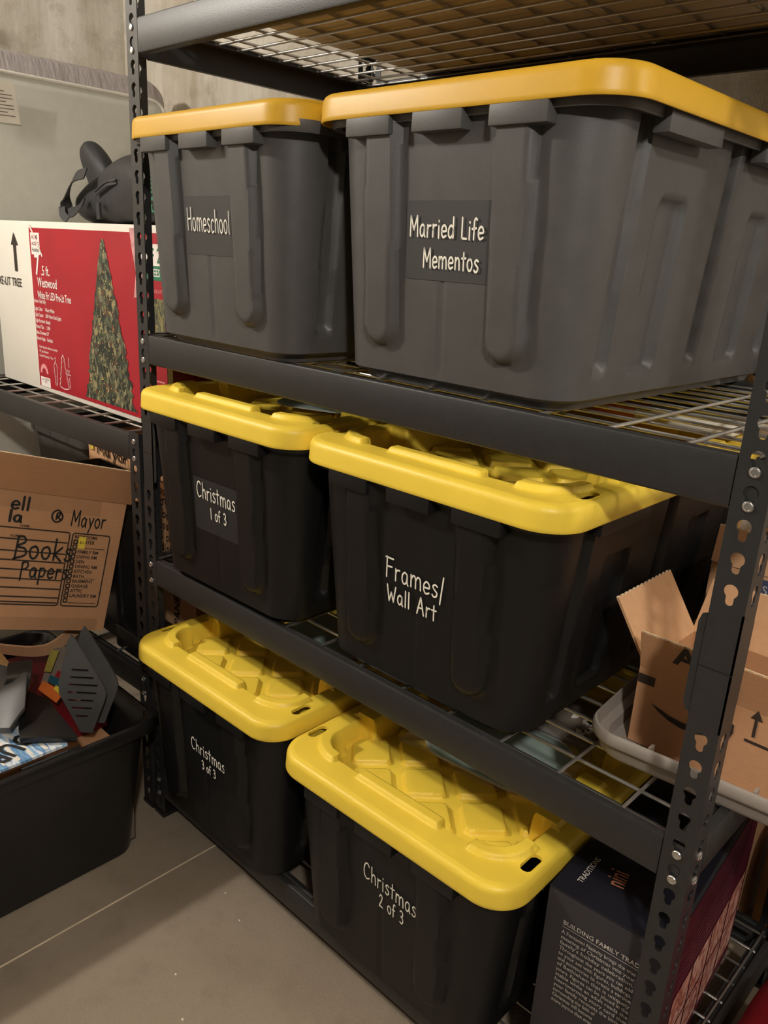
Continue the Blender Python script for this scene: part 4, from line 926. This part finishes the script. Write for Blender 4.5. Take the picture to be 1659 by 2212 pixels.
# ------------------------------------------------------------------ things on the lids
def sheetbag(label, cx, cy, z, w_, d_, rot, text):
    t_ = thing('clear_bag', label, 'plastic bag', (cx, cy, z), rot)
    r_ = random.Random(label); nx, ny = 22, 16; vs = []; fs = []
    for i in range(nx+1):
        for j in range(ny+1):
            u, v = i/nx-.5, j/ny-.5; e = 1-max(abs(u), abs(v))*2
            vs.append((u*(w_+.05), v*(d_+.05), .006+.006*math.sin(9*u+4*v)+.005*math.sin(17*v-7*u)*min(1, e*6)+.003))
    for i in range(nx):
        for j in range(ny): fs.append((i*(ny+1)+j, (i+1)*(ny+1)+j, (i+1)*(ny+1)+j+1, i*(ny+1)+j+1))
    mk('film', vs, fs, m_clear, t_, True)
    ring = []
    for p in rrect(w_/2, d_/2, min(w_, d_)*.30, 8): ring.append((p[0], p[1]))
    ring = [(x, y-(.035*(x/(w_/2))**2*0)) for x, y in ring]
    MB().loft([[(x, y, 0) for x, y in ring], [(x, y, .0012) for x, y in ring]]).build('paper', m_teal, t_)
    MB().loft([[(x*1.03, y*1.04, -.0014) for x, y in ring], [(x*1.03, y*1.04, -.0004) for x, y in ring]]).build('paper_border', m_paper, t_)
    if text: hand('lettering', text, .013, .0011, (-w_/2+.030, -d_/2+.018, .0012), X, Y, m_dink, t_, .115, .0006, False)
LT = lambda h, d: d+h+SK
sheetbag('clear bag with a teal paper reading Christmas 2 of 3 on the lid', .815, .265, LT(.347, D1)-.020, .25, .20, math.radians(6), 'Christmas - 2 of 3')
sheetbag('clear bag with a plain teal paper lying on the Christmas 3 of 3 lid', .295, .285, LT(.372, D1)-.020, .22, .22, math.radians(8), '')
sheetbag('clear bag lying in the recess of the Christmas 1 of 3 lid', .300, .28, LT(.357, D2)-.020, .20, .20, math.radians(20), '')
bk2 = thing('grey_booklet', 'grey board booklet with torn white scraps on the Christmas 2 of 3 lid', 'booklet', (.89, .47, LT(.347, D1)-.022))
MB().obox((.80, .375, LT(.347, D1)-.022), (.135, .01, 0), (-.01, .15, 0), (0, 0, .012)).build('cover', m_greyc, bk2, True, bevel=.002)
r_ = random.Random(5)
for k in range(7):
    x, y = .885+r_.uniform(-.03, .03), .44+r_.uniform(-.035, .035); n_ = 9; rg = [(x+r_.uniform(.004, .012)*math.cos(2*PI*i/n_), y+r_.uniform(.003, .018)*math.sin(2*PI*i/n_)) for i in range(n_)]
    MB().loft([[(a, b, LT(.347, D1)-.010) for a, b in rg], [(a, b, LT(.347, D1)-.009) for a, b in rg]]).build('paper_scrap', m_paper, bk2, True)
og = thing('flat_package', 'flat orange and white package lying on the Frames Wall Art lid', 'package', (.90, .66, LT(.349, D2)+.012))
zz = LT(.349, D2)+.0125
MB().box((.735, .585, zz), (.830, .755, zz+.022)).build('orange_end', m_orange, og, True, bevel=.002); MB().box((.8305, .585, zz), (1.02, .755, zz+.022)).build('white_end', m_white, og, True, bevel=.002)
# ------------------------------------------------------------------ beyond the right end
rb = thing('red_duffel', 'dark red cloth duffel on the floor beyond the shelving end', 'bag', (1.55, .30, 0))
blob('body', [((1.31, .30, .13), .14, .09, Y, Z), ((1.335, .30, .135), .21, .125, Y, Z), ((1.42, .30, .145), .25, .143, Y, Z), ((1.70, .30, .145), .26, .143, Y, Z), ((1.80, .30, .13), .18, .10, Y, Z)], m_redfab, rb, 22, .02, 9)
bo = MB().obox((1.200, .755, .002), (.032, 0, 0), (0, .02, 0), (-.012, .026, .62)).build('leaning_batten', m_wood, None, bevel=.002); tag(bo, 'pine batten leaning on the wall behind the gift carton', 'batten')
pc = thing('patterned_cushion', 'dark cushion with pale leaf pattern on the floor by the back wall', 'cushion', (1.38, .73, 0))
blob('body', [((1.25, .735, .17), .05, .13, Y, Z), ((1.28, .735, .20), .058, .19, Y, Z), ((1.42, .735, .21), .062, .205, Y, Z), ((1.56, .735, .20), .056, .18, Y, Z), ((1.60, .735, .17), .04, .10, Y, Z)], m_mott, pc, 22, .02, 3)
r_ = random.Random(8)
for k in range(9):
    x, y = r_.uniform(.24, .70), r_.uniform(-.40, -.02); s_ = r_.uniform(.002, .005)
    if k < 5: tag(MB().loft([[(x+s_*math.cos(i*1.05)*r_.uniform(.5, 1.2), y+s_*math.sin(i*1.05)*.6, .0003) for i in range(6)], [(x+s_*.6*math.cos(i*1.05), y+s_*.3*math.sin(i*1.05), .0018) for i in range(6)]]).build('paper_crumb', m_paper), 'tiny pale crumb of paper on the concrete floor', 'debris', 'crumbs on the floor')
